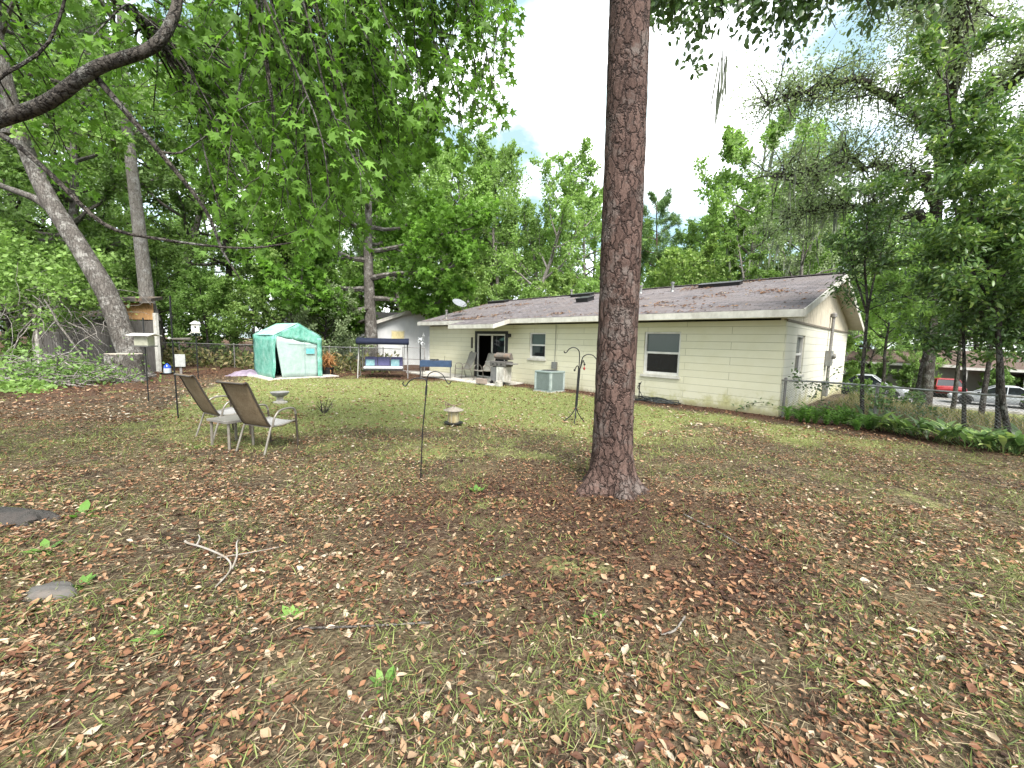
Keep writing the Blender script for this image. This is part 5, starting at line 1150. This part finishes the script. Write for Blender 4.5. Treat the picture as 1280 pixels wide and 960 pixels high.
k_ = Kind(BARK_PALE, *(lambda b: (b[0], L_NEEDLE, leaves(b[1],7000,.4,T_blade(.06,.2),61,sig=.15,up=0)))(skeleton(60, H=22, r0=.36, clear=14, spread=3.4, nl=15, elev=(0,.7), path=[(0,0,-.2),(-.1,0,2.3),(-.32,0,6.86),(-.55,0,11.2),(-.5,0,14.7),(-.4,0,18),(-.3,0,21)])))
make_tree('pine_tree', k_, (-17.75,20.,0), 0, 1., 'tall straight grey trunked pine behind the orange plywood gable', None)
stm = empty('tree_stump', at(-13.72,14.25), 0, 'broad sawn stump with a flat pale top at the foot of the leaning tree', 'stump')
m = MB(); NA=40; rows = [(-.1,.68),(0,.62),(.12,.56),(.35,.52),(.65,.51),(.9,.52),(.945,.50)]
for z,r in rows:
    for j in range(NA):
        a = 2*PI*j/NA; k = r*(1+.09*mn.noise(Vector((math.cos(a)*2.2,math.sin(a)*2.2,z*.6)))+.05*math.cos(7*a)*(1.0 if z<.3 else .5)); m.v.append((k*math.cos(a),k*math.sin(a),z))
for i in range(len(rows)-1):
    for j in range(NA): m.f.append((i*NA+j,i*NA+(j+1)%NA,(i+1)*NA+(j+1)%NA,(i+1)*NA+j))
m.build('bark', BARK_GREY, stm, True)
m = MB(); m.lathe([(.50,.925),(.505,.952),(.001,.962)],(0,0,0),36)
CUT = NT('sawn_wood'); _p = CUT.pos('Object'); _w = CUT.n('ShaderNodeTexWave', wave_type='RINGS', rings_direction='Z'); CUT.l(_p,_w.inputs[0]); _w.inputs['Scale'].default_value=9; _w.inputs['Distortion'].default_value=3
CUT.done(CUT.pr(CUT.ramp(_w.outputs[1],[(0,(.24,.20,.16)),(1,(.40,.36,.30))]), .9)); m.build('cut_top', CUT.m, stm)
# ------------------------------------------------------------------ brush pile, tangled vines, weeds
br = random.Random(13); bp = empty('brush_pile', at(-14.9,13.1), 0, 'heap of dry grey sticks left of the stump', 'brush pile'); m = MB()
for i in range(260):
    a = br.uniform(0,6.28); r = 1.9*math.sqrt(br.random()); cx, cy = r*math.cos(a)*1.1, r*math.sin(a)*.8; h = 1.0*max(0,1-(r/2)**1.6)*br.random()
    th_ = br.uniform(0,6.28); L = br.uniform(.5,1.7); e = br.gauss(0,.28)
    d = Vector((math.cos(th_)*math.cos(e), math.sin(th_)*math.cos(e), math.sin(e))); p = Vector((cx,cy,h+.04)); w = br.uniform(.008,.024)
    m.tube([p-d*L/2, p+Vector((br.gauss(0,.06),br.gauss(0,.06),br.gauss(0,.06))), p+d*L/2],[w,w*.85,w*.4],4,False)
m.build('sticks', BARK_PALE, bp)
rng = np.random.default_rng(14); n=3200; P = np.stack([rng.normal(size=n)*1.0, rng.normal(size=n)*.7, np.abs(rng.normal(size=n))*.42],1)
V,F,i = scatter(T_leaf(.3), P, rdir(rng,n), rdir(rng,n,.8), .07+.09*rng.random(n), rng); arr_mesh('vine_leaves', V, F, L_MID, bp, {'tint': rng.random(n)[i]})
vb = empty('vine_tangle', (-17.6,15.9,0), 0, 'tangle of bare stems and vine leaves hanging in front of the grey shed', 'vines'); m = MB()
for i in range(120):
    p = Vector((br.uniform(-2.2,1.9), br.uniform(-.7,.6), br.uniform(1.6,3.4))); pts=[p]; d = Vector((br.gauss(0,1),br.gauss(0,.4),br.gauss(0,.7))).normalized()
    for j in range(6): d = (d+Vector((br.gauss(0,.35),br.gauss(0,.2),br.gauss(-.12,.3)))).normalized(); pts.append(pts[-1]+d*br.uniform(.2,.42))
    w = br.uniform(.008,.022); m.tube(pts,[w*(1-.12*j) for j in range(7)],4,False)
for x in (-2.2,-1.2,-.1,1.1): m.tube(limb_path(br,(x,0,-.1),(br.gauss(0,.15),0,1),3.2,7,.05,.15),.03,5)
m.build('stems', BARK_PALE, vb)
n=7500; u_=rng.random(n); P = np.stack([-2.7+4.4*u_, rng.normal(size=n)*.55, 2.1+1.9*rng.random(n)+ .8*np.sin(u_*9)+1.2*(1-u_)*rng.random(n)],1); k = fbm(P[:,0]*1.4+9,P[:,2]*1.4,3)>.46; P=P[k]; n=len(P)
V,F,i = scatter(T_leaf(.32), P, rdir(rng,n,-.3), rdir(rng,n,.7), .10+.12*rng.random(n), rng); arr_mesh('foliage', V, F, L_BRIGHT, vb, {'tint': rng.random(n)[i]})
n=17000; x=-21+9.5*rng.random(n); y=9.0+6.0*rng.random(n); k=(rng.random(n) < ss(.42,.6,fbm(x*.8,y*.8,3))*ss(-12.4,-14.2,x+.25*(y-11))); x=x[k];y=y[k];n=len(x)
hh = .75*ss(.4,.75,fbm(x*.6+3,y*.6,3)); P=np.stack([x,y,terr(x,y)+.03+hh*rng.random(n)],1)
V,F,i = scatter(T_leaf6(), P, rdir(rng,n,.1), rdir(rng,n,.9), .10+.14*rng.random(n), rng); o=arr_mesh('weeds', V, F, L_BRIGHT, None, {'tint': rng.random(n)[i]}); tag(o,'leafy green weeds and ground cover left of the stick heap',None,None,'stuff')
n=5200; x=-21+15*rng.random(n); y=18.6+4.5*rng.random(n); P=np.stack([x,y,.05+.75*rng.random(n)**1.5],1); k=rng.random(n)<ss(.35,.6,fbm(x,y,3)); P=P[k]; n=len(P)
V,F,i = scatter(T_leaf(.25), P, rdir(rng,n,.6), rdir(rng,n,.3), .14+.2*rng.random(n), rng); WD = leafmat('fence_weed',[(0,(.05,.07,.02)),(.5,(.13,.13,.05)),(1,(.24,.19,.10))],.3,.7,1.,.2,0.); o=arr_mesh('fence_weeds', V, F, WD, None, {'tint': rng.random(n)[i]}); tag(o,'straggly brown green weeds along the back fence',None,None,'stuff')

# ------------------------------------------------------------------ the overhanging sweetgum at the upper left
sg = empty('sweetgum_tree', (-6.7,3.4,0), 0, 'near sweetgum reaching in from the left with drooping star leaved branches overhead', 'tree')
S0 = Vector((-6.7,3.4,0)); gr_ = random.Random(77)
m = MB(); m.tube([(0,0,-.2),(.0,0,.3),(.05,0,2.2),(.15,.1,5),(.3,.2,8),(.4,.3,11)],[.42,.33,.30,.26,.20,.1],16)
main = [Vector(p)-S0 for p in bez([(-6.65,3.4,2.55),(-5.6,3.5,3.12),(-4.78,3.6,3.34),(-4.36,3.6,3.45),(-3.94,3.6,3.60),(-3.52,3.6,3.87),(-3.12,3.7,4.11),(-3.0,3.8,4.43),(-2.94,3.9,4.85),(-2.5,4.1,5.5),(-1.6,4.5,6.2),(-.7,5.0,6.5),(.1,5.2,6.45)],5)]
nm = len(main); m.tube(main,[ (.064-.045*(i/nm)**1.1)*(1+.06*mn.noise(Vector((i*.6,3,1)))) for i in range(nm)],14)
for pts,r0,r1 in (([(-5.6,3.5,3.1),(-4.6,3.4,3.3),(-4.13,3.4,3.24),(-3.88,3.5,3.0),(-3.55,3.6,2.62),(-3.16,3.7,2.53),(-2.5,3.85,2.5),(-1.95,3.95,2.62)],.03,.006),
                  ([(-3.56,3.65,3.82),(-3.2,3.8,3.31),(-2.9,3.9,2.86),(-2.82,4.0,2.5),(-2.7,4.05,2.25)],.026,.006),
                  ([(-3.2,3.8,3.31),(-3.05,3.85,3.33),(-2.85,3.9,3.5)],.012,.004),
                  ([(-4.6,3.6,3.4),(-4.5,3.7,3.8),(-4.1,3.8,4.2),(-3.9,3.9,5.)],.02,.008)):
    q=[Vector(p)-S0 for p in bez(pts,4)]; m.tube(q,[r0+(r1-r0)*i/(len(q)-1) for i in range(len(q))],7)
# limbs higher up, out of the frame, from which the sprays hang
highs = []
for z0,tx,ty,tz_ in ((5.,-3.4,4.6,6.3),(6.,-2.2,5.6,7.0),(6.5,-.9,6.2,7.3),(7.,-1.8,3.6,7.4),(5.5,-3.6,6.4,6.4),(7.5,.2,5.6,7.8),(4.4,-4.6,5.4,5.4)):
    a = Vector((.2,.15,z0)); b = Vector((tx,ty,tz_))-S0; mid = a.lerp(b,.5)+Vector((0,0,.5))
    q = bez([a,a.lerp(mid,.5)+Vector((gr_.gauss(0,.15),gr_.gauss(0,.15),.25)),mid,mid.lerp(b,.55)+Vector((gr_.gauss(0,.15),0,.15)),b],4); highs.append(q); m.tube(q,[.10-.085*i/(len(q)-1) for i in range(len(q))],8)
highs.append(main[int(nm*.62):])
def spray_env(x): return np.interp(x,[-3.5,-3.0,-1.9,-.9,-.35,-.1],[2.75,2.45,2.95,3.6,3.95,4.3])
LPs, LDs = [], []
cnt = 0
for k in range(185):
    x = gr_.uniform(-3.35,-.25) if k < 160 else gr_.uniform(-5.2,-3.2); y = gr_.uniform(3.9,6.8)
    lo = float(spray_env(x))*(1+.10*(y-4.4)) if x > -3.5 else 3.9
    f = gr_.random()**1.25
    if x < -2.7: f = f*.75+.25*gr_.random()
    z = lo+(6.4-lo)*f if k < 160 else gr_.uniform(4.0,6.2)
    e = Vector((x*y/4.6, y, z))-S0
    best = min((p for h in highs for p in h[len(h)//3:]), key=lambda p: (p-e).length+ (3 if p.z < e.z-.3 else 0)+gr_.random()*.9)
    s = best; mid = s.lerp(e,.45)+Vector((gr_.gauss(0,.12),gr_.gauss(0,.12),.30*(s-e).length*.5))
    q = bez([s,mid,s.lerp(e,.78)+Vector((gr_.gauss(0,.06),gr_.gauss(0,.06),.10)),e],5)
    m.tube(q,[.016-.0125*i/(len(q)-1) for i in range(len(q))],5,False)
    L = (s-e).length
    nodes = [(p,(q[i+1]-q[i]).normalized()) for i,p in enumerate(q[:-1]) if i > len(q)*.30]+[(e,(q[-1]-q[-2]).normalized())]
    for p,d in nodes[::2]:
        d2 = (d+Vector((gr_.gauss(0,.7),gr_.gauss(0,.7),gr_.gauss(-.25,.4)))).normalized(); l2 = gr_.uniform(.22,.55); e2 = p+d2*l2+Vector((0,0,-.08*l2))
        m.tube([p,p.lerp(e2,.5)+Vector((0,0,.03)),e2],[.0055,.004,.002],4,False)
        for t_2 in (.35,.6,.8,1.,1.,1.): nodes.append((p.lerp(e2,t_2),d2))
    for p,d in nodes:
        for _ in range(2 if gr_.random()<.5 else 1): LPs.append(tuple(p)); LDs.append(tuple(d))
m.build('trunk', BARK_DARK, sg, True)
rng = np.random.default_rng(78); P=np.array(LPs); D=np.array(LDs); n=len(P)
Y = D*.55+rng.normal(size=(n,3))*.6; Y[:,2]-=.55; P=P+Y/np.linalg.norm(Y,axis=1,keepdims=True)*.04+rng.normal(size=(n,3))*.03
V,F,i = scatter(T_star(), P, Y, rdir(rng,n,.9), .062+.05*rng.random(n), rng); arr_mesh('leaves', V, F, L_GUM, sg, {'tint': np.clip(rng.beta(2,2,n)*.8+.2*fbm(P[:,0]*2,P[:,2]*2,2),0,1)[i]})

# ------------------------------------------------------------------ oak branch overhead at the right
ok = empty('water_oak_tree', (9.8,3.0,0), 0, 'oak outside the right edge whose dark leafy branch hangs over the top of the picture', 'tree'); O0=Vector((9.8,3.0,0))
m = MB(); m.tube([(0,0,-.2),(0,0,.4),(-.1,.1,4),(-.3,.3,8),(-.4,.4,11)],[.5,.38,.33,.26,.12],14)
bl = [Vector(p)-O0 for p in bez([(9.55,3.2,6.),(8.2,4.4,7.0),(6.6,5.5,7.3),(5.,6.,7.1),(3.8,6.1,6.9),(2.8,6.0,6.75),(2.0,5.9,6.55)],4)]; m.tube(bl,[.14-.12*i/(len(bl)-1) for i in range(len(bl))],9)
tw=[]; orr=random.Random(6)
for k in range(64):
    i = orr.randrange(int(len(bl)*.30),len(bl)-1); p=bl[i]; d=Vector((orr.gauss(-.3,.6),orr.gauss(0,.6),orr.gauss(-.35,.35))).normalized(); q=limb_path(orr,p,d,orr.uniform(.5,1.25),5,-.05,.22); m.tube(q,[.014-.0022*j for j in range(6)],4,False)
    for j in range(2,6): tw.append((q[j],(q[j]-q[j-1]).normalized(),.8))
m.build('trunk', BARK_DARK, ok, True)
V,F,t = leaves(tw, 5600, .10, T_leaf6(.3,.05,.12), 7, sig=.13, up=.6, droop=.3, along=.2); arr_mesh('leaves', V, F, L_DARK, ok, {'tint': t*.75})
V,F,t = moss_geo([Vector((2.82,6.0,5.75))-O0, Vector((2.86,6.02,5.7))-O0,Vector((2.8,6.0,5.4))-O0,Vector((2.72,6.0,5.65))-O0], 16, .35,1.1,.008,8,.025); arr_mesh('moss', V, F, L_MOSS, ok, {'tint': t*.6})['kind'] = 'stuff'
bm, tw = skeleton(90, H=7, r0=.2, clear=.4, spread=4.6, nl=16); V,F,t = leaves(tw, 1800, .2, LF, 91); off=np.array([1.6,-.8,9.5]); arr_mesh('crown', V+off, F, L_DARK, ok, {'tint': t})

# ------------------------------------------------------------------ mossy live oak behind the fence at the right
lo_ = empty('live_oak_tree', (21.2,20.5,tz(21.2,20.5)), 0, 'huge live oak with Spanish moss spreading over the right side of the sky', 'tree'); Q0=Vector((21.2,20.5,tz(21.2,20.5)))
m = MB(); m.tube([(0,0,-.3),(0,0,.4),(-.15,0,3),(-.5,-.1,7),(-1.0,-.2,11),(-1.3,-.3,15),(-1.5,-.3,20)],[.34,.25,.24,.22,.2,.15,.06],14)
tw=[]; lrr=random.Random(17); mp_=[]
limbs=[[(20.5,20.4,8),(19.16,20,9.6),(16.2,20,10.6),(14.07,20,10.0),(12.2,20,9.76)],[(20.2,20.3,10.5),(18.5,20,12.6),(15.8,20,13.9),(13.3,20,13.6),(11.5,20,13.1)],[(20.0,20.2,13),(18,19.5,16),(15.5,19.,17.3),(13,18.8,17.2)],[(20.4,20.3,9),(23,19,11),(26,18,12),(29,17.6,12.2)],[(20,20.2,12),(22.5,19.4,15),(25.5,18.6,17),(29,18,17.4)],
       [(20.1,20.2,11),(20.5,18,13),(21,15.6,14),(21.2,13.6,14.2)],[(20.,20.2,12.),(17.6,17.6,13.6),(15.8,15.8,14.2),(14.6,14.4,14.1)],[(19.9,20.2,14),(19,19,18),(17.5,18,20),(16,17.4,21)],[(20.3,20.3,8.2),(18.6,21,8.6),(16.6,22,9.2),(14.6,23,9.0)],[(20,20.2,14.5),(21,20,18.5),(22.6,19.6,21)],[(20.4,20.2,7.4),(22.5,18.4,8.2),(24.6,17.2,8.8),(26.5,16.4,8.6)],[(20.2,20.2,10),(21.5,17.6,11.4),(23.4,15.6,12),(25.2,14.6,11.8)]]
for lp in limbs:
    q=[p-Q0 for p in bez(lp,5)]; q=[p+Vector((lrr.gauss(0,.12),lrr.gauss(0,.12),lrr.gauss(0,.12))) for p in q]; n=len(q); m.tube(q,[.24-.21*i/(n-1) for i in range(n)],8)
    for i in range(4,n):
        for _ in range(6):
            d=Vector((lrr.gauss(0,1),lrr.gauss(0,1),lrr.gauss(.15,.8))).normalized(); L=lrr.uniform(.9,2.3); s_=limb_path(lrr,q[i-1].lerp(q[i],lrr.random()),d,L,5,.05,.28); m.tube(s_,[.045-.0075*j for j in range(6)],5,False)
            for j in range(2,6):
                tw.append((s_[j],(s_[j]-s_[j-1]).normalized(),L))
                d3=(d+Vector((lrr.gauss(0,.8),lrr.gauss(0,.8),lrr.gauss(0,.6)))).normalized(); e3=s_[j]+d3*L*.32; m.tube([s_[j],e3],[.012,.004],3,False); tw.append((e3,d3,L))
            mp_.append(s_[lrr.randrange(1,5)])
m.build('trunk', BARK_DARK, lo_, True)
V,F,t = leaves(tw, 72000, .145, T_leaf(.24,.08), 19, sig=.2, up=.5, along=.25); arr_mesh('crown', V, F, L_OAK, lo_, {'tint': t})
V,F,t = moss_geo(mp_, 800, .3,1.7,.035,18,.10); arr_mesh('moss', V, F, L_MOSS, lo_, {'tint': t})['kind'] = 'stuff'

# ------------------------------------------------------------------ saplings at the right fence
def sapling(name, trunk, extra, label, nleaf, seed, r0, bark, leaf=.105, spread=1.3, nlb=16, start=.35, leafm=None, azr=None):
    base=Vector((trunk[0][0],trunk[0][1],tz(trunk[0][0],trunk[0][1]))); r=random.Random(seed)
    t=empty(name, base, 0, label, 'tree'); m=MB(); tw=[]
    stems=[bez(trunk,5)]+[bez(e,5) for e in extra]
    for si,st in enumerate(stems):
        st=[p-base for p in st]; 
        if si==0: st[0].z=-.1
        n=len(st); ra=r0*(1 if si==0 else .6); m.tube(st,[ra*(1-.8*i/(n-1)) for i in range(n)],8)
        for k in range(nlb if si==0 else int(nlb*.6)):
            f=start+(1-start)*(k+r.random())/(nlb if si==0 else int(nlb*.6)); i=min(int(f*(n-1)),n-2); p=st[i].lerp(st[i+1],f*(n-1)-i); a=r.uniform(0,6.28); e=r.uniform(.0,.75)
            L=spread*r.uniform(.6,1.15)*(1.1-.5*f); q=limb_path(r,p,(math.cos(a)*math.cos(e),math.sin(a)*math.cos(e),math.sin(e)),L,6,.0,.2); m.tube(q,[ra*.32*(1-.14*j) for j in range(7)],5,False)
            for j in range(2,7):
                d=(q[j]-q[j-1]).normalized(); tw.append((q[j],d,L))
                for _ in range(2):
                    d3=(d+Vector((r.gauss(0,.8),r.gauss(0,.8),r.gauss(0,.5)))).normalized(); e3=q[j]+d3*L*r.uniform(.2,.42); m.tube([q[j],e3],[.005,.002],3,False); tw+= [(e3,d3,L),(q[j].lerp(e3,.5),d3,L)]
    m.build('trunk', bark, t, True); V,F,tt=leaves(tw,nleaf,leaf,T_leaf6(.19,.05,.15),seed+1,sig=.07,up=.8,droop=.25,along=.15); arr_mesh('crown',V,F,leafm or L_DARK,t,{'tint':tt}); return t
LAU=[(9.35,7.4,0),(9.08,7.4,.73),(8.89,7.4,1.6),(8.64,7.4,2.58),(8.31,7.4,3.64),(8.06,7.4,4.13),(7.85,7.4,4.8),(7.44,7.4,5.67),(7.21,7.4,6.6)]
sapling('laurel_tree', LAU, [[(8.8,7.4,2.1),(8.73,7.4,2.4),(8.3,7.5,3.14),(8.0,7.5,3.6),(7.75,7.5,4.4),(7.4,7.6,5.2)],[(8.7,7.4,2.3),(9.0,7.6,3.2),(9.4,7.7,4.1),(9.6,7.8,5.2),(9.7,7.8,6.2)]], 'bent laurel with glossy dark leaves nearest the right edge, in front of the fence', 17000, 101, .05, BARK_DARK, .11, 1.45, 24, .28, L_LAUREL)
sapling('sapling', [(7.85,8.9,0),(7.72,8.9,1.13),(7.69,8.9,2.01),(7.65,8.9,2.69),(7.5,8.9,3.5),(7.45,8.9,4.3),(7.41,8.9,5.2)], [[(7.66,8.9,2.5),(7.4,8.9,3.1),(7.2,8.9,3.6),(7.0,8.9,4.2)],[(7.67,8.9,2.5),(7.75,8.9,3.4),(7.95,8.9,4.4)]], 'slender straight sapling beside the house gable', 4200, 103, .042, BARK_DARK, .10, 1.0, 17, .42)
sapling('sapling', [(8.95,7.85,0),(8.80,7.85,1.15),(8.66,7.85,2.02),(8.5,7.85,2.8),(8.4,7.9,3.6)], [], 'thin dark sapling between the bent laurel and the fence post', 4200, 105, .036, BARK_DARK, .10, 1.1, 16, .30)
sapling('sapling', [(9.32,7.6,0),(9.12,7.6,1.53),(8.95,7.6,2.31),(8.9,7.7,3.3),(8.9,7.7,4.2)], [[(9.1,7.6,1.7),(8.75,7.5,2.15),(8.45,7.5,2.6)]], 'thin upright sapling close beside the bent laurel trunk', 4600, 107, .045, BARK_DARK, .10, 1.2, 16, .30)
sapling('sapling', [(10.6,7.9,0),(10.5,7.9,1.6),(10.4,7.9,3.2),(10.2,7.9,5.0),(10.1,7.9,6.4)], [], 'leafy sapling cut by the right edge of the picture', 7000, 109, .05, BARK_DARK, .11, 1.5, 22, .25, L_LAUREL)
# vine along the fence
m=MB(); fv=random.Random(3); tw=[]
for k in range(34):
    t=fv.uniform(.1,7); x,y,_=fx(t,.0); p=Vector((x,y,tz(x,y)+fv.uniform(.2,.9))); q=limb_path(fv,p,(.69*fv.choice((-1,1)),-.72*fv.choice((-1,1)),fv.gauss(.4,.4)),fv.uniform(.5,1.2),6,-.02,.3); q=[Vector((a.x,a.y,a.z)) for a in q]; m.tube(q,.004,4,False)
    for j in range(1,7): tw.append((q[j],(q[j]-q[j-1]).normalized(),.5))
vo=empty('fence_vine',(0,0,0),0,'dark leaved vine climbing over the chain link fence by the house corner','vine'); m.build('stems',BARK_DARK,vo); V,F,t=leaves(tw,1500,.085,T_leaf6(.24,.05,.15),4,sig=.14,up=.5); arr_mesh('foliage',V,F,L_DARK,vo,{'tint':t*.7})
# broad leaved plants and ferns along the fence
pr2=random.Random(31); rng=np.random.default_rng(32)
def clump_geo(n, size, tmpl, seed, stand=.9, spread=.14):
    r=np.random.default_rng(seed); a=r.random(n)*2*PI; P=np.stack([np.cos(a)*spread*r.random(n),np.sin(a)*spread*r.random(n),np.zeros(n)-.02],1); Y=np.stack([np.cos(a),np.sin(a),stand*(.4+1.2*r.random(n))],1)
    Z=np.stack([-np.cos(a)*.8,-np.sin(a)*.8,np.ones(n)],1); V,F,i=scatter(tmpl,P,Y,Z,size*(.6+.6*r.random(n)),r); return V,F,r.random(n)[i]
TB=(np.array([(-.012,0,0),(.012,0,0),(-.015,.35,.03),(.015,.35,.03),(-.065,.5,.05),(.065,.5,.05),(0,.5,.04),(-.075,.68,.03),(.075,.68,.03),(0,.68,.02),(-.05,.86,-.06),(.05,.86,-.06),(0,.86,-.07),(0,1,-.18)]), np.array([(0,1,3),(0,3,2),(2,3,6),(2,6,4),(3,5,6),(4,6,9),(4,9,7),(6,5,8),(6,8,9),(7,9,12),(7,12,10),(9,8,11),(9,11,12),(10,12,13),(12,11,13)]))
protos=[arr_mesh('broadleaf_plant',*clump_geo(19,.62,TB,200+i,1.3,.2)[:2],L_GINGER,None,{'tint':clump_geo(19,.62,TB,200+i,1.3,.2)[2]}) for i in range(3)]
lab=['broad leaved plant clump in the row along the fence']
first=[True]*3
def plant(x,y,s,label,group,pi):
    o=protos[pi]
    if not first[pi]: o=o.copy(); COL.objects.link(o)
    first[pi]=False; o.location=at(x,y); o.rotation_euler=(0,0,pr2.uniform(0,6.28)); o.scale=(s,s,s*pr2.uniform(.8,1.15)); tag(o,label,'plant',group)
for k in range(46):
    t=1.6+6.6*(k+pr2.random()*.6)/46; s=-.12-pr2.random()*.95*min(1,(t-.8)/3.2); x,y,_=fx(t,s); plant(x,y,pr2.uniform(.55,1.1),'dark broad leaved plant clump in the row at the foot of the chain link fence','plants along the fence',k%3)
def T_frond():
    v=[(0,0,0)]; f=[]
    n=9
    for i in range(n+1):
        q=i/n; v.append((0,q,.45*math.sin(q*2.2)-.30*q*q))
    for i in range(1,n):
        q=i/n; w=.17*math.sin(PI*min(1,q*.9+.12)); z=v[1+i][2]
        e_=len(v); v.append((.008,q+.05,z)); f.append((1+i,e_,2+i if i<n else 1+i)); f.append((i,1+i,e_))
        for s in (-1,1):
            a=len(v); v.append((s*w,q+.07,z-.04)); b=len(v); v.append((0,q+.075,z)); f.append((1+i,a,b))
    return np.array(v),np.array(f)
fr=[arr_mesh('fern',*clump_geo(24,.6,T_frond(),300+i,1.2,0.)[:2],L_FERN,None,{'tint':clump_geo(24,.6,T_frond(),300+i,1.2,0.)[2]}) for i in range(2)]
import bmesh
for o in fr:
    b_=bmesh.new(); b_.from_mesh(o.data); bmesh.ops.remove_doubles(b_,verts=b_.verts,dist=1e-4); b_.to_mesh(o.data); b_.free()
ff=[True]*2
for k in range(11):
    t=.25+1.6*(k+pr2.random()*.5)/11; x,y,_=fx(t,-.10-pr2.random()*.55); o=fr[k%2]
    if not ff[k%2]: o=o.copy(); COL.objects.link(o)
    ff[k%2]=False; o.location=at(x,y); o.rotation_euler=(0,0,pr2.uniform(0,6.28)); q=pr2.uniform(.45,.8); o.scale=(q,q,q); tag(o,'light green fern clump at the house corner by the fence','fern','ferns at the house corner')
# hedge plants in front of the far gable and bushes by the street house
k_=kind(70,BARK_DARK,L_MID,5000,.10,LF,H=1.3,r0=.03,clear=.1,spread=.9,nl=16,elev=(.1,.9))
for i,(t,s) in enumerate(((-.75,8.9),(-1.3,9.6),(-.5,9.9),(-2.1,10.2))):
    x=AX-DX*-t*-1+NX*s if False else AX+DX*t+NX*s; y=AY+DY*t+NY*s; make_tree('bush',k_,(x,y,tz(x,y)),i*1.7,.42,'low green bush at the far corner of the house gable','bushes at the far corner of the gable','bush')
for i,(t,s) in enumerate(((3,41.3),(1.5,41.6),(-1,41.4),(-6,40.2),(-8.5,41.2),(-14,41.5))):
    x=AX+DX*t+NX*s; y=AY+DY*t+NY*s; make_tree('bush',k_,(x,y,tz(x,y)),i*2.1,1.5,'dark bush against the grey house across the street','bushes at the grey house','bush')
# ------------------------------------------------------------------ small things on the ground
m=MB(); B0=Vector((-2.3,2.9,0)); zz=lambda p:(p[0]-B0.x,p[1]-B0.y,tz(p[0],p[1])-tz(-2.3,2.9)+.03+(p[2] if len(p)>2 else 0))
for pts,r0 in (([(-2.62,3.12),(-2.57,3.09),(-2.34,2.97,.03),(-2.1,2.86,.02),(-1.99,2.74),(-1.95,2.54)],.009),([(-1.99,2.76),(-2.05,2.9,.02),(-2.12,3.0,.05),(-2.16,3.07,.05),(-2.22,3.18)],.007),([(-2.45,3.02,.02),(-2.5,3.12,.03),(-2.6,3.23)],.007),([(-2.2,2.9),(-2.0,2.95,.02),(-1.85,3.1)],.004)):
    q=bez([zz(p) for p in pts],4); m.tube(q,[r0*(1-.5*i/(len(q)-1)) for i in range(len(q))],6)
o=m.build('fallen_branch',simple('bleached_wood',(.27,.25,.225),.9,0,.2,20,.3,.003,(.2,.16,.12)),None,True); o.location=at(-2.3,2.9); tag(o,'bleached forked fallen branch on the leaves in the near left','branch')
for pts,l in (([(-.32,2.64),(-.12,2.70),(.02,2.78)],'brown stick lying on the leaves below the shepherd hook'),([(-1.25,2.18),(-.8,2.22),(-.46,2.26)],'thin long twig lying in the near leaves'),([(.91,2.21),(1.0,2.24),(1.12,2.37)],'curved grey twig on the near right leaves'),([(1.75,3.9),(1.9,3.55),(2.0,3.2)],'forked twig on the needles right of the pine'),([(-2.9,1.95),(-2.86,1.8),(-2.82,1.7)],'short dark stick near the bottom left')):
    m=MB(); c=pts[0]; m.tube(bez([(p[0]-c[0],p[1]-c[1],.022) for p in pts],4),.009 if 'brown' in l else .006,6); o=m.build('stick',BARK_PALE if 'grey' in l else BARK_DARK if 'dark' in l else BARK_GREY,None); o.location=at(*c); tag(o,l,'stick')
def rock(x,y,sx,sy,sz,seed,label,mat):
    m=MB()
    def f(u,v):
        a=2*PI*u; b=PI*(v-.5); p=Vector((math.cos(a)*math.cos(b),math.sin(a)*math.cos(b),math.sin(b))); k=1+.28*mn.noise(p*1.5+Vector((seed,0,0)))+.08*mn.noise(p*5+Vector((seed,3,0))); return (p.x*k*sx,p.y*k*sy,max(-.5,p.z)*k*sz)
    m.grid(f,28,16); o=m.build('rock',mat,None,True); o.location=at(x,y,.0); tag(o,label,'rock')
RK=simple('grey_stone',(.085,.08,.075),.95,0,.3,7,.5,.008,(.12,.10,.085))
rock(-2.98,2.47,.16,.09,.05,2,'flat grey stone half sunk in the leaves at the near left',RK); rock(-4.45,3.42,.40,.15,.09,5,'long dark grey stone slab at the left edge among the leaves',simple('dark_stone',(.035,.033,.03),.95,0,.4,9,.9,.03,(.06,.05,.045)))
# green seedlings
for i,(x,y,s) in enumerate(((-3.95,3.55,1.3),(-3.57,2.95,1.0),(-2.89,2.57,.7),(-1.99,2.11,.7),(-1.32,2.3,.7),(-.6,1.85,.6),(-4.76,5.9,.8),(-.38,4.42,.9),(.55,2.35,.5))):
    V,F,t=clump_geo(14,.12,T_leaf6(.24,.05,.2),400+i,.8,.04); o=arr_mesh('seedling',V,F,L_FERN,None,{'tint':t}); o.location=at(x,y); o.scale=(s,s,s); tag(o,'small bright green seedling sprouting from the leaf litter','seedling','seedlings in the leaf litter')
dsb=empty('dead_shrub',at(-4.18,8.88),0,'small bare twiggy shrub in the lawn right of the bird bath','shrub'); m=MB(); dr_=random.Random(8)
for k in range(11):
    a=dr_.uniform(0,6.28); q=limb_path(dr_,(0,0,-.02),(math.cos(a)*.8,math.sin(a)*.8,1),dr_.uniform(.3,.5),5,.03,.2); m.tube(q,[.012-.0016*j for j in range(6)],4,False); q2=limb_path(dr_,q[3],(math.cos(a+.9),math.sin(a+.9),.8),.18,3,.02,.2); m.tube(q2,.003,3,False)
m.build('twigs',BARK_DARK,dsb)
